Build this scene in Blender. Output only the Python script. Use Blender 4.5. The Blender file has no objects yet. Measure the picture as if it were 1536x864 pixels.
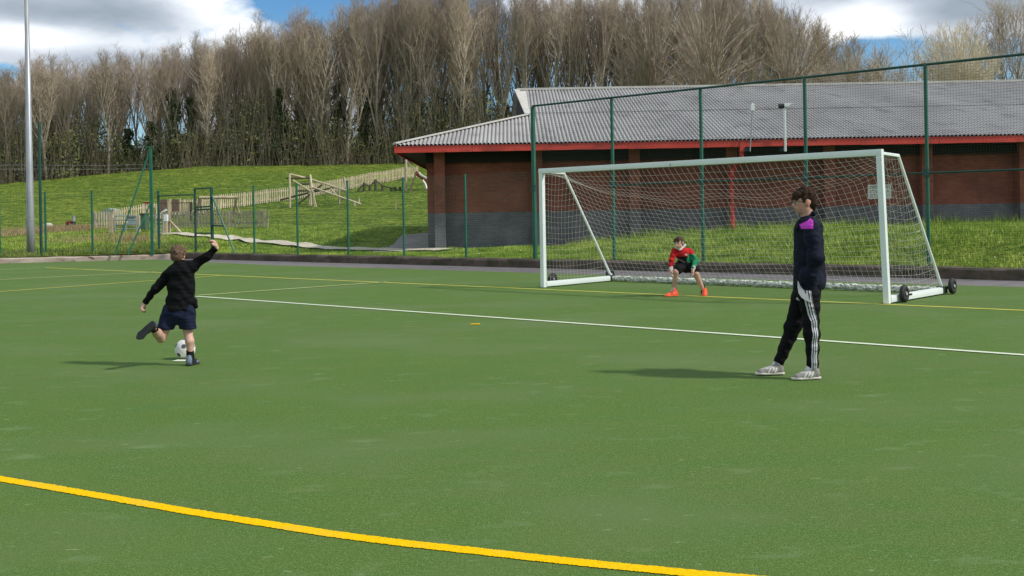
import bpy, math, random
import numpy as np
from mathutils import Vector, Matrix
R = math.radians
scene = bpy.context.scene
col = scene.collection

# ------------------------------------------------------------------ camera, world, sun, exposure
F = 1560.0; CX = 768.0; CY = 322.0; ROLL = R(1.0); CAMH = 1.54
cam = bpy.data.objects.new('camera', bpy.data.cameras.new('camera'))
cam.data.sensor_width = 36.0
cam.data.lens = F / 1536.0 * 36.0
cam.data.shift_y = -(432.0 - CY) / 1536.0
cam.data.clip_start = 0.1; cam.data.clip_end = 6000
cam.matrix_world = Matrix.Translation((0, 0, CAMH)) @ Matrix.Rotation(R(90), 4, 'X') @ Matrix.Rotation(-ROLL, 4, 'Z')
col.objects.link(cam); scene.camera = cam

SUN_DIR = Vector((0.93, -0.27, 0.86)).normalized()        # towards the sun: high on the right, a little behind the camera
SUN_EL = math.asin(SUN_DIR.z); SUN_AZ = math.atan2(SUN_DIR.x, SUN_DIR.y)
sun = bpy.data.objects.new('sun', bpy.data.lights.new('sun', 'SUN'))
sun.data.energy = 2.8; sun.data.angle = R(4.0); sun.data.color = (1.0, 0.95, 0.87)
sun.rotation_euler = SUN_DIR.to_track_quat('Z', 'Y').to_euler(); sun.location = (20, -10, 40)
col.objects.link(sun)
scene.view_settings.view_transform = 'Standard'; scene.view_settings.look = 'None'
scene.view_settings.gamma = 1.0; scene.view_settings.exposure = 0.27
scene.view_settings.use_curve_mapping = False
scene.render.engine = 'CYCLES'
scene.cycles.transparent_max_bounces = 8

def vdir(px, py):
    u = (px - CX) / F; v = (CY - py) / F
    c, s = math.cos(ROLL), math.sin(ROLL)
    return Vector((u * c + v * s, 1.0, -u * s + v * c))

world = bpy.data.worlds.new('World'); scene.world = world; world.use_nodes = True
def build_world():
    nt = world.node_tree; n = nt.nodes; l = nt.links
    for x in list(n): n.remove(x)
    out = n.new('ShaderNodeOutputWorld')
    sky = n.new('ShaderNodeTexSky'); sky.sky_type = 'NISHITA'; sky.sun_disc = False
    sky.sun_elevation = SUN_EL; sky.sun_rotation = SUN_AZ
    sky.air_density = 1.0; sky.dust_density = 0.0; sky.ozone_density = 4.0
    bg1 = n.new('ShaderNodeBackground'); bg1.inputs['Strength'].default_value = 0.10
    hsv = n.new('ShaderNodeHueSaturation'); hsv.inputs['Saturation'].default_value = 1.25; l.new(sky.outputs[0], hsv.inputs['Color']); l.new(hsv.outputs[0], bg1.inputs['Color'])
    geo = n.new('ShaderNodeTexCoord')
    norm = n.new('ShaderNodeVectorMath'); norm.operation = 'NORMALIZE'; l.new(geo.outputs['Generated'], norm.inputs[0])
    # stretch: clouds are flatter than wide
    mp = n.new('ShaderNodeMapping'); mp.inputs['Scale'].default_value = (1.0, 1.0, 2.3); mp.inputs['Location'].default_value = (0.35, 0.1, 0.42)
    l.new(norm.outputs[0], mp.inputs[0])
    no = n.new('ShaderNodeTexNoise'); no.inputs['Scale'].default_value = 5.0; no.inputs['Detail'].default_value = 9; no.inputs['Roughness'].default_value = 0.55
    no.inputs['Distortion'].default_value = 0.25
    l.new(mp.outputs[0], no.inputs['Vector'])
    def math_(op, a, b, clamp=False):
        m = n.new('ShaderNodeMath'); m.operation = op; m.use_clamp = clamp
        for i, q in enumerate((a, b)):
            if isinstance(q, (int, float)): m.inputs[i].default_value = q
            elif q is not None: l.new(q, m.inputs[i])
        return m.outputs[0]
    def blob(px, py, rad, amp):
        d = vdir(px, py).normalized()
        dv = n.new('ShaderNodeVectorMath'); dv.operation = 'SUBTRACT'; l.new(norm.outputs[0], dv.inputs[0]); dv.inputs[1].default_value = d
        ms = n.new('ShaderNodeVectorMath'); ms.operation = 'MULTIPLY'; l.new(dv.outputs[0], ms.inputs[0]); ms.inputs[1].default_value = (1/rad[0], 1/rad[0], 1/rad[1])
        ln = n.new('ShaderNodeVectorMath'); ln.operation = 'LENGTH'; l.new(ms.outputs[0], ln.inputs[0])
        e = math_('MULTIPLY', ln.outputs['Value'], ln.outputs['Value']); e = math_('MULTIPLY', e, -1.0); e = math_('EXPONENT', e, None)
        return math_('MULTIPLY', e, amp)
    cov = math_('ADD', no.outputs[0], 0.10)
    for b in BLUE: cov = math_('SUBTRACT', cov, blob(*b))
    rmp = n.new('ShaderNodeValToRGB'); l.new(cov, rmp.inputs[0])
    rmp.color_ramp.elements[0].position = 0.45; rmp.color_ramp.elements[1].position = 0.56
    # cloud shading: bright tops, grey bases
    mp2 = n.new('ShaderNodeMapping'); mp2.inputs['Scale'].default_value = (1, 1, 2.8); mp2.inputs['Location'].default_value = (2.2, 0.4, 1.3)
    l.new(norm.outputs[0], mp2.inputs[0])
    n2 = n.new('ShaderNodeTexNoise'); n2.inputs['Scale'].default_value = 5.5; n2.inputs['Detail'].default_value = 8; n2.inputs['Roughness'].default_value = 0.5
    l.new(mp2.outputs[0], n2.inputs['Vector'])
    sh = n2.outputs[0]
    for b in WHITE: sh = math_('ADD', sh, blob(*b))
    cr = n.new('ShaderNodeValToRGB'); l.new(sh, cr.inputs[0]); e = cr.color_ramp.elements
    e[0].position = 0.34; e[0].color = (0.27, 0.32, 0.38, 1)
    e[1].position = 0.80; e[1].color = (0.98, 0.98, 0.97, 1)
    m = e.new(0.50); m.color = (0.42, 0.47, 0.54, 1)
    m = e.new(0.66); m.color = (0.72, 0.76, 0.81, 1)
    bg2 = n.new('ShaderNodeBackground'); bg2.inputs['Strength'].default_value = 1.12; l.new(cr.outputs[0], bg2.inputs['Color'])
    mix = n.new('ShaderNodeMixShader'); l.new(rmp.outputs[0], mix.inputs[0]); l.new(bg1.outputs[0], mix.inputs[1]); l.new(bg2.outputs[0], mix.inputs[2])
    l.new(mix.outputs[0], out.inputs['Surface'])
# (px, py, (radius across, radius up), amount)
BLUE = [(485, 0, (0.055, 0.022), 0.55), (690, 60, (0.10, 0.10), 0.30), (1310, 100, (0.05, 0.022), 0.5), (1500, 95, (0.07, 0.03), 0.35),
        (2, 108, (0.02, 0.008), 0.30), (80, 190, (0.08, 0.02), 0.3), (600, 20, (0.06, 0.03), 0.3)]
WHITE = [(30, 55, (0.06, 0.012), 0.22), (215, 62, (0.09, 0.014), 0.22), (340, 20, (0.05, 0.02), 0.2), (1315, 35, (0.045, 0.02), 0.30), (1250, 60, (0.06, 0.02), 0.15),
         (200, 25, (0.07, 0.016), -0.16), (60, 12, (0.08, 0.01), -0.05), (1460, 12, (0.10, 0.014), -0.22), (1200, 0, (0.1, 0.01), -0.1)]
build_world()

# ------------------------------------------------------------------ projection helpers (used only while modelling)
CAM = Vector((0, 0, CAMH))
def G(px, py, z=0.0):
    d = vdir(px, py); t = (z - CAMH) / d.z
    return CAM + d * t
def D(px, py, depth):
    return CAM + vdir(px, py) * depth
def onplane(px, py, p0, u):
    # hit of the pixel's ray with the vertical plane through p0 along u
    d = vdir(px, py); nx, ny = -u.y, u.x
    t = ((p0.x) * nx + (p0.y) * ny) / (d.x * nx + d.y * ny)
    return CAM + d * t
def smooth(a, b, x):
    t = min(1, max(0, (x - a) / (b - a))); return t * t * (3 - 2 * t)

# kerb lines
KS = -0.86
def main_kerb_y(x): return 30.0 + KS * (x - 0.62)
CORNX = -13.4
LK0 = G(0, 395.3); 
def left_kerb_y(x):
    y0 = main_kerb_y(CORNX); s = (y0 - LK0.y) / (CORNX - LK0.x)
    return y0 + s * (max(x, -30.0) - CORNX)
def kerb_y(x):
    if x < CORNX: return left_kerb_y(x)
    return main_kerb_y(min(x, 30))
PY = [40, 44, 52, 66, 75, 84, 100, 125, 140, 170, 260, 500, 1500, 4000]
PZ = [.22, .26, .75, 1.12, 1.9, 2.95, 5.3, 8.0, 8.5, 8.2, 4, -5, -12, -12]
WALLY = 38.85
def terr(x, y):
    z = float(np.interp(y, PY, PZ))
    if y < 40: z = .22
    if x < -36 and y > 60:
        z -= min(2.3, (-36 - x) * .062) * smooth(60, 125, y)
    # rough bank in front of the hall
    f = smooth(0.3, 5.5, y - kerb_y(x))
    rise = 0.60 * smooth(-1.5, 11, x) + 0.05
    if y < WALLY + 3 and x > -4: z = .22 + f * rise
    elif x > -4 and y < 60: z = max(z, .22 + f * rise)
    if y > kerb_y(x) + 1.2:
        k = smooth(1.2, 6, y - kerb_y(x))
        z += k * (.05 * math.sin(x * .9 + y * .31) * math.sin(y * .63 - x * .2) + .03 * math.sin(x * 2.1 + 1.3) * math.sin(y * 1.7))
        if y > 42: z += smooth(42, 46, y) * (.05 * math.sin(x * 1.7 + 1.5 * math.sin(y * .7)) * math.sin(y * 1.1 + 1.2 * math.sin(x * .9)) + .04 * math.sin(x * 3.1 + y * 1.3) * math.sin(y * 2.3 - x))
        if y > 42: z += .12 * math.sin(x * .13 + 1) * math.sin(y * .17) * smooth(42, 60, y)
    return z
def GT(px, py, y0=None):
    # hit of the pixel's ray with the terrain
    d = vdir(px, py); y = y0 or 22.0
    prev = None
    while y < 300:
        p = CAM + d * y
        if p.y > kerb_y(p.x) and p.z < terr(p.x, p.y): return Vector((p.x, p.y, terr(p.x, p.y)))
        y += .1
    p = CAM + d * 100; return Vector((p.x, p.y, terr(p.x, p.y)))

# ------------------------------------------------------------------ materials
def newmat(name):
    m = bpy.data.materials.new(name); m.use_nodes = True
    nt = m.node_tree; b = nt.nodes['Principled BSDF']
    return m, nt, b
def mat(name, c1, c2=None, scale=8.0, rough=.6, bump=0.0, bscale=None, metallic=0.0, detail=5, stretch=(1, 1, 1), spec=.5, sheen=0, objrand=0.0, pos=(.35, .65)):
    m, nt, b = newmat(name); n = nt.nodes; l = nt.links
    b.inputs['Roughness'].default_value = rough; b.inputs['Metallic'].default_value = metallic
    b.inputs['Specular IOR Level'].default_value = spec
    b.inputs['Base Color'].default_value = (*c1, 1)
    tc = n.new('ShaderNodeTexCoord'); mp = n.new('ShaderNodeMapping'); mp.inputs['Scale'].default_value = stretch
    l.new(tc.outputs['Object'], mp.inputs[0])
    csock = None
    if c2:
        no = n.new('ShaderNodeTexNoise'); no.inputs['Scale'].default_value = scale; no.inputs['Detail'].default_value = detail
        l.new(mp.outputs[0], no.inputs['Vector'])
        cr = n.new('ShaderNodeValToRGB'); e = cr.color_ramp.elements
        e[0].position = pos[0]; e[1].position = pos[1]; e[0].color = (*c1, 1); e[1].color = (*c2, 1)
        l.new(no.outputs[0], cr.inputs[0]); csock = cr.outputs[0]
        l.new(csock, b.inputs['Base Color'])
    if objrand:
        oi = n.new('ShaderNodeObjectInfo'); hs = n.new('ShaderNodeHueSaturation')
        mr = n.new('ShaderNodeMapRange'); mr.inputs['To Min'].default_value = 1 - objrand; mr.inputs['To Max'].default_value = 1 + objrand
        l.new(oi.outputs['Random'], mr.inputs['Value']); l.new(mr.outputs[0], hs.inputs['Value'])
        if csock: l.new(csock, hs.inputs['Color'])
        else: hs.inputs['Color'].default_value = (*c1, 1)
        l.new(hs.outputs[0], b.inputs['Base Color'])
    if bump:
        nb = n.new('ShaderNodeTexNoise'); nb.inputs['Scale'].default_value = bscale or scale * 3; nb.inputs['Detail'].default_value = 6
        l.new(mp.outputs[0], nb.inputs['Vector'])
        bp = n.new('ShaderNodeBump'); bp.inputs['Strength'].default_value = bump; bp.inputs['Distance'].default_value = .02
        l.new(nb.outputs[0], bp.inputs['Height']); l.new(bp.outputs[0], b.inputs['Normal'])
    return m
def multi(name, layers, rough=.9, bump=.0, bscale=50, bdist=.02, spec=.3):
    """layers: list of (scale, stretch, lo, hi, colour_a, colour_b or None=mix over); first one is the base"""
    m, nt, b = newmat(name); n = nt.nodes; l = nt.links
    b.inputs['Roughness'].default_value = rough; b.inputs['Specular IOR Level'].default_value = spec
    tc = n.new('ShaderNodeTexCoord'); cur = None
    for (sc, st, lo, hi, ca, cb, det) in layers:
        mp = n.new('ShaderNodeMapping'); mp.inputs['Scale'].default_value = st; mp.inputs['Location'].default_value = (sc, sc * .37, 0)
        l.new(tc.outputs['Object'], mp.inputs[0])
        no = n.new('ShaderNodeTexNoise'); no.inputs['Scale'].default_value = sc; no.inputs['Detail'].default_value = det
        l.new(mp.outputs[0], no.inputs['Vector'])
        mr = n.new('ShaderNodeMapRange'); mr.inputs['From Min'].default_value = lo; mr.inputs['From Max'].default_value = hi
        l.new(no.outputs[0], mr.inputs['Value'])
        mx = n.new('ShaderNodeMix'); mx.data_type = 'RGBA'; l.new(mr.outputs[0], mx.inputs[0])
        if cur is None: mx.inputs[6].default_value = (*ca, 1)
        else: l.new(cur, mx.inputs[6])
        mx.inputs[7].default_value = (*cb, 1)
        cur = mx.outputs[2]
    l.new(cur, b.inputs['Base Color'])
    if bump:
        nb = n.new('ShaderNodeTexNoise'); nb.inputs['Scale'].default_value = bscale; nb.inputs['Detail'].default_value = 5
        l.new(tc.outputs['Object'], nb.inputs['Vector'])
        bp = n.new('ShaderNodeBump'); bp.inputs['Strength'].default_value = bump; bp.inputs['Distance'].default_value = bdist
        l.new(nb.outputs[0], bp.inputs['Height']); l.new(bp.outputs[0], b.inputs['Normal'])
    return m
M = {}
M['turf'] = multi('turf', [
    (0.55, (1, 1, 1), .35, .65, (.091, .161, .025), (.108, .178, .030), 4),
    (0.12, (1, 2.2, 1), .45, .62, None, (.110, .162, .040), 3),
    (1.7, (1, 1.6, 1), .46, .66, None, (.084, .165, .030), 8),
    (26, (1, 1.4, 1), .50, .68, None, (.128, .205, .055), 5),
    (75, (1, 1, 1), .52, .66, None, (.155, .238, .082), 3),
    (110, (1.3, 1, 1), .52, .64, None, (.040, .095, .022), 2),
    (.35, (1, 1.5, 1), .48, .68, None, (.118, .178, .058), 6),
    (2.2, (1, 1.9, 1), .60, .80, None, (.158, .228, .092), 9),
    (6.0, (1.4, 3.2, 1), .66, .76, None, (.21, .275, .135), 7),
    (40, (1, 1, 1), .76, .79, None, (.42, .42, .34), 2)], rough=.95, bump=.5, bscale=140, bdist=.012, spec=.15)
M['line_white'] = mat('line_white', (.62, .70, .50), (.75, .80, .62), 30, rough=.9, bump=.4, bscale=120)
M['line_yellow'] = multi('line_yellow', [(60, (1, 1, 1), .35, .65, (.80, .47, .0), (.97, .60, .002), 4), (160, (1, 1, 1), .58, .72, None, (.70, .43, .01), 2), (3, (1, 1, 1), .55, .75, None, (.78, .50, .03), 5)], rough=1, bump=.3, bscale=160, spec=.08)
M['line_faded'] = mat('line_faded', (.52, .48, .05), (.62, .58, .10), 3, rough=.9)
M['line_pale'] = mat('line_pale', (.42, .50, .16), (.55, .62, .28), 3, rough=.9)
M['tarmac'] = mat('tarmac', (.135, .125, .125), (.19, .17, .17), 3, rough=.9, bump=.3, bscale=60)
M['kerb_dark'] = multi('kerb_dark', [(1.2, (1, 1, 1), .4, .65, (.085, .066, .052), (.14, .108, .085), 6), (4, (1, 1, 1), .48, .68, None, (.055, .062, .025), 6), (3, (1, 1, 2), .60, .75, None, (.16, .13, .11), 4)], bump=.8, bscale=9)
M['kerb_pale'] = multi('kerb_pale', [(2, (1, 1, 1), .35, .65, (.40, .31, .25), (.50, .42, .35), 6), (5, (.4, 1, 1), .60, .72, None, (.10, .07, .055), 6)], bump=.6, bscale=12)
M['grass'] = multi('grass', [
    (0.05, (1, 1, 1), .40, .60, (.105, .176, .017), (.182, .240, .028), 6),
    (0.22, (1, 1.4, 1), .52, .64, None, (.080, .145, .018), 9),
    (0.45, (.5, 2.2, 1), .46, .58, None, (.075, .130, .016), 8),
    (1.3, (.8, 2.6, 1), .50, .62, None, (.265, .31, .055), 8),
    (4.5, (1, 2.0, 1), .50, .62, None, (.050, .095, .014), 8),
    (30, (1, 1, 1), .58, .74, None, (.19, .25, .045), 4)], rough=1, bump=1.0, bscale=2.2, bdist=.5, spec=.1)
M['blade_dark'] = mat('blade_dark', (.09, .135, .03), (.22, .25, .08), 1.5, rough=.8, spec=.2)
M['blade'] = mat('blade', (.14, .25, .022), (.42, .53, .10), 1.1, rough=.8, spec=.25)
M['blade_dry'] = mat('blade_dry', (.30, .23, .11), (.42, .33, .19), 1.2, rough=.9, spec=.2)
M['path'] = mat('path', (.50, .45, .34), (.62, .57, .45), 2, rough=1)
M['paving'] = mat('paving', (.24, .22, .20), (.31, .29, .27), 2, rough=1)
M['green_metal'] = mat('green_metal', (.014, .118, .074), (.020, .150, .096), 3, rough=.45)
M['green_dark'] = mat('green_dark', (.006, .052, .042), (.010, .075, .055), 3, rough=.45)
M['mesh_green'] = mat('mesh_green', (.016, .085, .05), rough=.6)
M['net_dark'] = mat('net_dark', (.018, .032, .026), rough=.8)
M['galv'] = mat('galv', (.30, .32, .34), (.40, .42, .44), 6, rough=.45, metallic=.35, stretch=(1, 1, .2))
M['white_paint'] = multi('white_paint', [(1.0, (1, 1, 1), .4, .7, (.80, .86, .84), (.72, .80, .77), 4), (9, (1, 1, 1), .70, .76, None, (.22, .22, .20), 4)], rough=.35, spec=.5)
M['white_net'] = mat('white_net', (.66, .64, .57), rough=.8)
M['net_roll'] = multi('net_roll', [(14, (1, 1, 1), .40, .58, (.78, .79, .72), (.45, .47, .40), 4), (30, (1, 1, 1), .55, .62, None, (.26, .28, .22), 3)], rough=.9, bump=.8, bscale=22, bdist=.03)
M['rubber'] = mat('rubber', (.012, .012, .012), (.022, .022, .022), 20, rough=.75)
M['rim'] = mat('rim', (.55, .56, .56), rough=.4, metallic=.3)
M['red_paint'] = multi('red_paint', [(.7, (1, 1, 1), .4, .6, (.58, .055, .038), (.68, .08, .055), 4), (2.5, (.6, 1, 2), .52, .68, None, (.34, .05, .036), 6)], rough=.5, spec=.4)
M['fibre'] = multi('fibre', [(.5, (1, .4, 1), .35, .65, (.32, .31, .30), (.40, .39, .375), 5), (1.6, (1, .5, 1), .54, .76, None, (.24, .23, .22), 6)], rough=.9)
M['fibre_pale'] = mat('fibre_pale', (.50, .48, .44), (.60, .58, .53), 3, rough=.9)
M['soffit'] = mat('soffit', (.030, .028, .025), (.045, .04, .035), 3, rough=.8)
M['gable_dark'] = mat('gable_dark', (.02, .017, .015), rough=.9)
M['timber'] = multi('timber', [(2, (1, 1, .3), .35, .65, (.50, .42, .28), (.64, .55, .39), 5), (6, (3, 3, .5), .52, .7, None, (.20, .16, .10), 5)], rough=.85)
M['timber_grey'] = multi('timber_grey', [(2, (1, 1, .3), .35, .65, (.34, .30, .23), (.46, .41, .31), 5), (6, (3, 3, .5), .52, .7, None, (.12, .10, .07), 5)], rough=.85)
M['timber_dark'] = mat('timber_dark', (.07, .055, .035), (.11, .085, .05), 4, rough=.9)
M['play_red'] = mat('play_red', (.22, .03, .025), (.28, .05, .04), 4, rough=.6)
M['play_green'] = mat('play_green', (.05, .11, .075), (.07, .15, .10), 4, rough=.6)
M['slide'] = mat('slide', (.52, .50, .42), rough=.35)
M['sign'] = mat('sign', (.88, .86, .79), (.80, .80, .74), 5, rough=.5)
M['sign_text'] = mat('sign_text', (.10, .09, .09), rough=.6)
M['sign_red'] = mat('sign_red', (.30, .03, .04), rough=.6)
def brick(name, a, b_, mortar):
    m, nt, b = newmat(name); n = nt.nodes; l = nt.links
    b.inputs['Roughness'].default_value = .9
    tc = n.new('ShaderNodeTexCoord'); sp = n.new('ShaderNodeSeparateXYZ'); l.new(tc.outputs['Object'], sp.inputs[0])
    ad = n.new('ShaderNodeMath'); ad.operation = 'ADD'; l.new(sp.outputs[0], ad.inputs[0]); l.new(sp.outputs[1], ad.inputs[1])
    cb = n.new('ShaderNodeCombineXYZ'); l.new(ad.outputs[0], cb.inputs[0]); l.new(sp.outputs[2], cb.inputs[1])
    br = n.new('ShaderNodeTexBrick'); l.new(cb.outputs[0], br.inputs['Vector'])
    br.inputs['Color1'].default_value = (*a, 1); br.inputs['Color2'].default_value = (*b_, 1); br.inputs['Mortar'].default_value = (*mortar, 1)
    br.inputs['Scale'].default_value = 1.0; br.inputs['Brick Width'].default_value = .225; br.inputs['Row Height'].default_value = .075
    br.inputs['Mortar Size'].default_value = .007; br.inputs['Bias'].default_value = -.2
    no = n.new('ShaderNodeTexNoise'); no.inputs['Scale'].default_value = 1.3; no.inputs['Detail'].default_value = 6; l.new(tc.outputs['Object'], no.inputs['Vector'])
    mr = n.new('ShaderNodeMapRange'); mr.inputs['From Min'].default_value = .3; mr.inputs['From Max'].default_value = .7; mr.inputs['To Min'].default_value = .75; mr.inputs['To Max'].default_value = 1.25; l.new(no.outputs[0], mr.inputs['Value'])
    hs = n.new('ShaderNodeHueSaturation'); l.new(br.outputs['Color'], hs.inputs['Color']); l.new(mr.outputs[0], hs.inputs['Value'])
    l.new(hs.outputs[0], b.inputs['Base Color'])
    bp = n.new('ShaderNodeBump'); bp.inputs['Strength'].default_value = .6; bp.inputs['Distance'].default_value = .01; bp.invert = True
    l.new(br.outputs['Fac'], bp.inputs['Height']); l.new(bp.outputs[0], b.inputs['Normal'])
    return m
M['brick_red'] = brick('brick_red', (.27, .068, .042), (.35, .10, .06), (.20, .13, .10))
M['brick_grey'] = brick('brick_grey', (.145, .138, .155), (.20, .185, .20), (.23, .22, .215))
M['bark_grey'] = mat('bark_grey', (.25, .21, .16), (.44, .39, .315), 2, rough=.95, objrand=.22)
M['twig_grey'] = mat('twig_grey', (.33, .262, .195), (.49, .405, .31), .35, rough=.95, objrand=.25)
M['twig_red'] = mat('twig_red', (.29, .225, .17), (.41, .33, .255), .4, rough=.95, objrand=.15)
M['twig_pale'] = mat('twig_pale', (.66, .58, .44), (.80, .72, .58), .4, rough=.9)
M['ivy'] = mat('ivy', (.028, .050, .014), (.07, .10, .03), 2, rough=.6, objrand=.2)
M['bush'] = mat('bush', (.085, .105, .03), (.21, .22, .075), .6, rough=.9)
M['bush_twig'] = mat('bush_twig', (.17, .13, .09), (.30, .25, .17), .6, rough=.9)

# ------------------------------------------------------------------ mesh collector
class MB:
    def __init__(s): s.v = []; s.f = []; s.m = []
    def add(s, vs, fs, mi=0):
        o = len(s.v); s.v.extend([tuple(q) for q in vs]); s.f.extend([tuple(i + o for i in f) for f in fs]); s.m.extend([mi] * len(fs))
    def box(s, lo, hi, mi=0):
        x0, y0, z0 = lo; x1, y1, z1 = hi
        s.add([(x0, y0, z0), (x1, y0, z0), (x1, y1, z0), (x0, y1, z0), (x0, y0, z1), (x1, y0, z1), (x1, y1, z1), (x0, y1, z1)],
              [(0, 3, 2, 1), (4, 5, 6, 7), (0, 1, 5, 4), (1, 2, 6, 5), (2, 3, 7, 6), (3, 0, 4, 7)], mi)
    def beam(s, a, b, w, h, up=(0, 0, 1), mi=0):
        a = Vector(a); b = Vector(b); d = (b - a).normalized(); up = Vector(up)
        if abs(d.dot(up)) > .98: up = Vector((0, 1, 0))
        sd = d.cross(up).normalized(); u2 = sd.cross(d).normalized()
        vs = []
        for p in (a, b):
            for (i, j) in ((-1, -1), (1, -1), (1, 1), (-1, 1)): vs.append(p + sd * (w / 2 * i) + u2 * (h / 2 * j))
        s.add(vs, [(3, 2, 1, 0), (4, 5, 6, 7), (0, 1, 5, 4), (1, 2, 6, 5), (2, 3, 7, 6), (3, 0, 4, 7)], mi)
    def tube(s, pts, r, n=8, mi=0, cap=True):
        pts = [Vector(p) for p in pts]; k = len(pts)
        rs = [r] * k if isinstance(r, (int, float)) else list(r)
        if len(rs) == 2 and k > 2: rs = [rs[0] + (rs[1] - rs[0]) * i / (k - 1) for i in range(k)]
        o = len(s.v); ref = None
        for i, p in enumerate(pts):
            d = (pts[min(i + 1, k - 1)] - pts[max(i - 1, 0)])
            if d.length < 1e-9: d = Vector((0, 0, 1))
            d.normalize()
            if ref is None: ref = Vector((1, 0, 0)) if abs(d.x) < .8 else Vector((0, 1, 0))
            a = d.cross(ref).normalized(); b = d.cross(a); ref = -b if False else ref
            for j in range(n):
                t = 2 * math.pi * j / n
                q = p + a * (math.cos(t) * rs[i]) + b * (math.sin(t) * rs[i]); s.v.append((q.x, q.y, q.z))
        for i in range(k - 1):
            for j in range(n):
                j2 = (j + 1) % n
                s.f.append((o + i * n + j, o + i * n + j2, o + (i + 1) * n + j2, o + (i + 1) * n + j)); s.m.append(mi)
        if cap:
            s.f.append(tuple(o + j for j in range(n))[::-1]); s.m.append(mi)
            s.f.append(tuple(o + (k - 1) * n + j for j in range(n))); s.m.append(mi)
    def build(s, name, mats, parent=None, smooth_=False, loc=None, rotz=None):
        me = bpy.data.meshes.new(name); me.from_pydata(s.v, [], s.f)
        if not isinstance(mats, (list, tuple)): mats = [mats]
        for m in mats: me.materials.append(m)
        if len(mats) > 1: me.polygons.foreach_set('material_index', s.m)
        if smooth_: me.polygons.foreach_set('use_smooth', [True] * len(me.polygons))
        me.update()
        o = bpy.data.objects.new(name, me); col.objects.link(o)
        if parent: o.parent = parent
        if loc is not None: o.location = loc
        if rotz is not None: o.rotation_euler = (0, 0, rotz)
        return o
def tag(o, label=None, cat=None, group=None, kind=None):
    if label: o['label'] = label
    if cat: o['category'] = cat
    if group: o['group'] = group
    if kind: o['kind'] = kind
    return o
def empty(name, loc, rz=0):
    o = bpy.data.objects.new(name, None); o.empty_display_size = .2; o.location = loc; o.rotation_euler = (0, 0, rz)
    col.objects.link(o); return o
def copy_tree(o, parent=None):
    c = o.copy(); col.objects.link(c); c.parent = parent
    for ch in list(o.children): copy_tree(ch, c)
    return c

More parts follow.
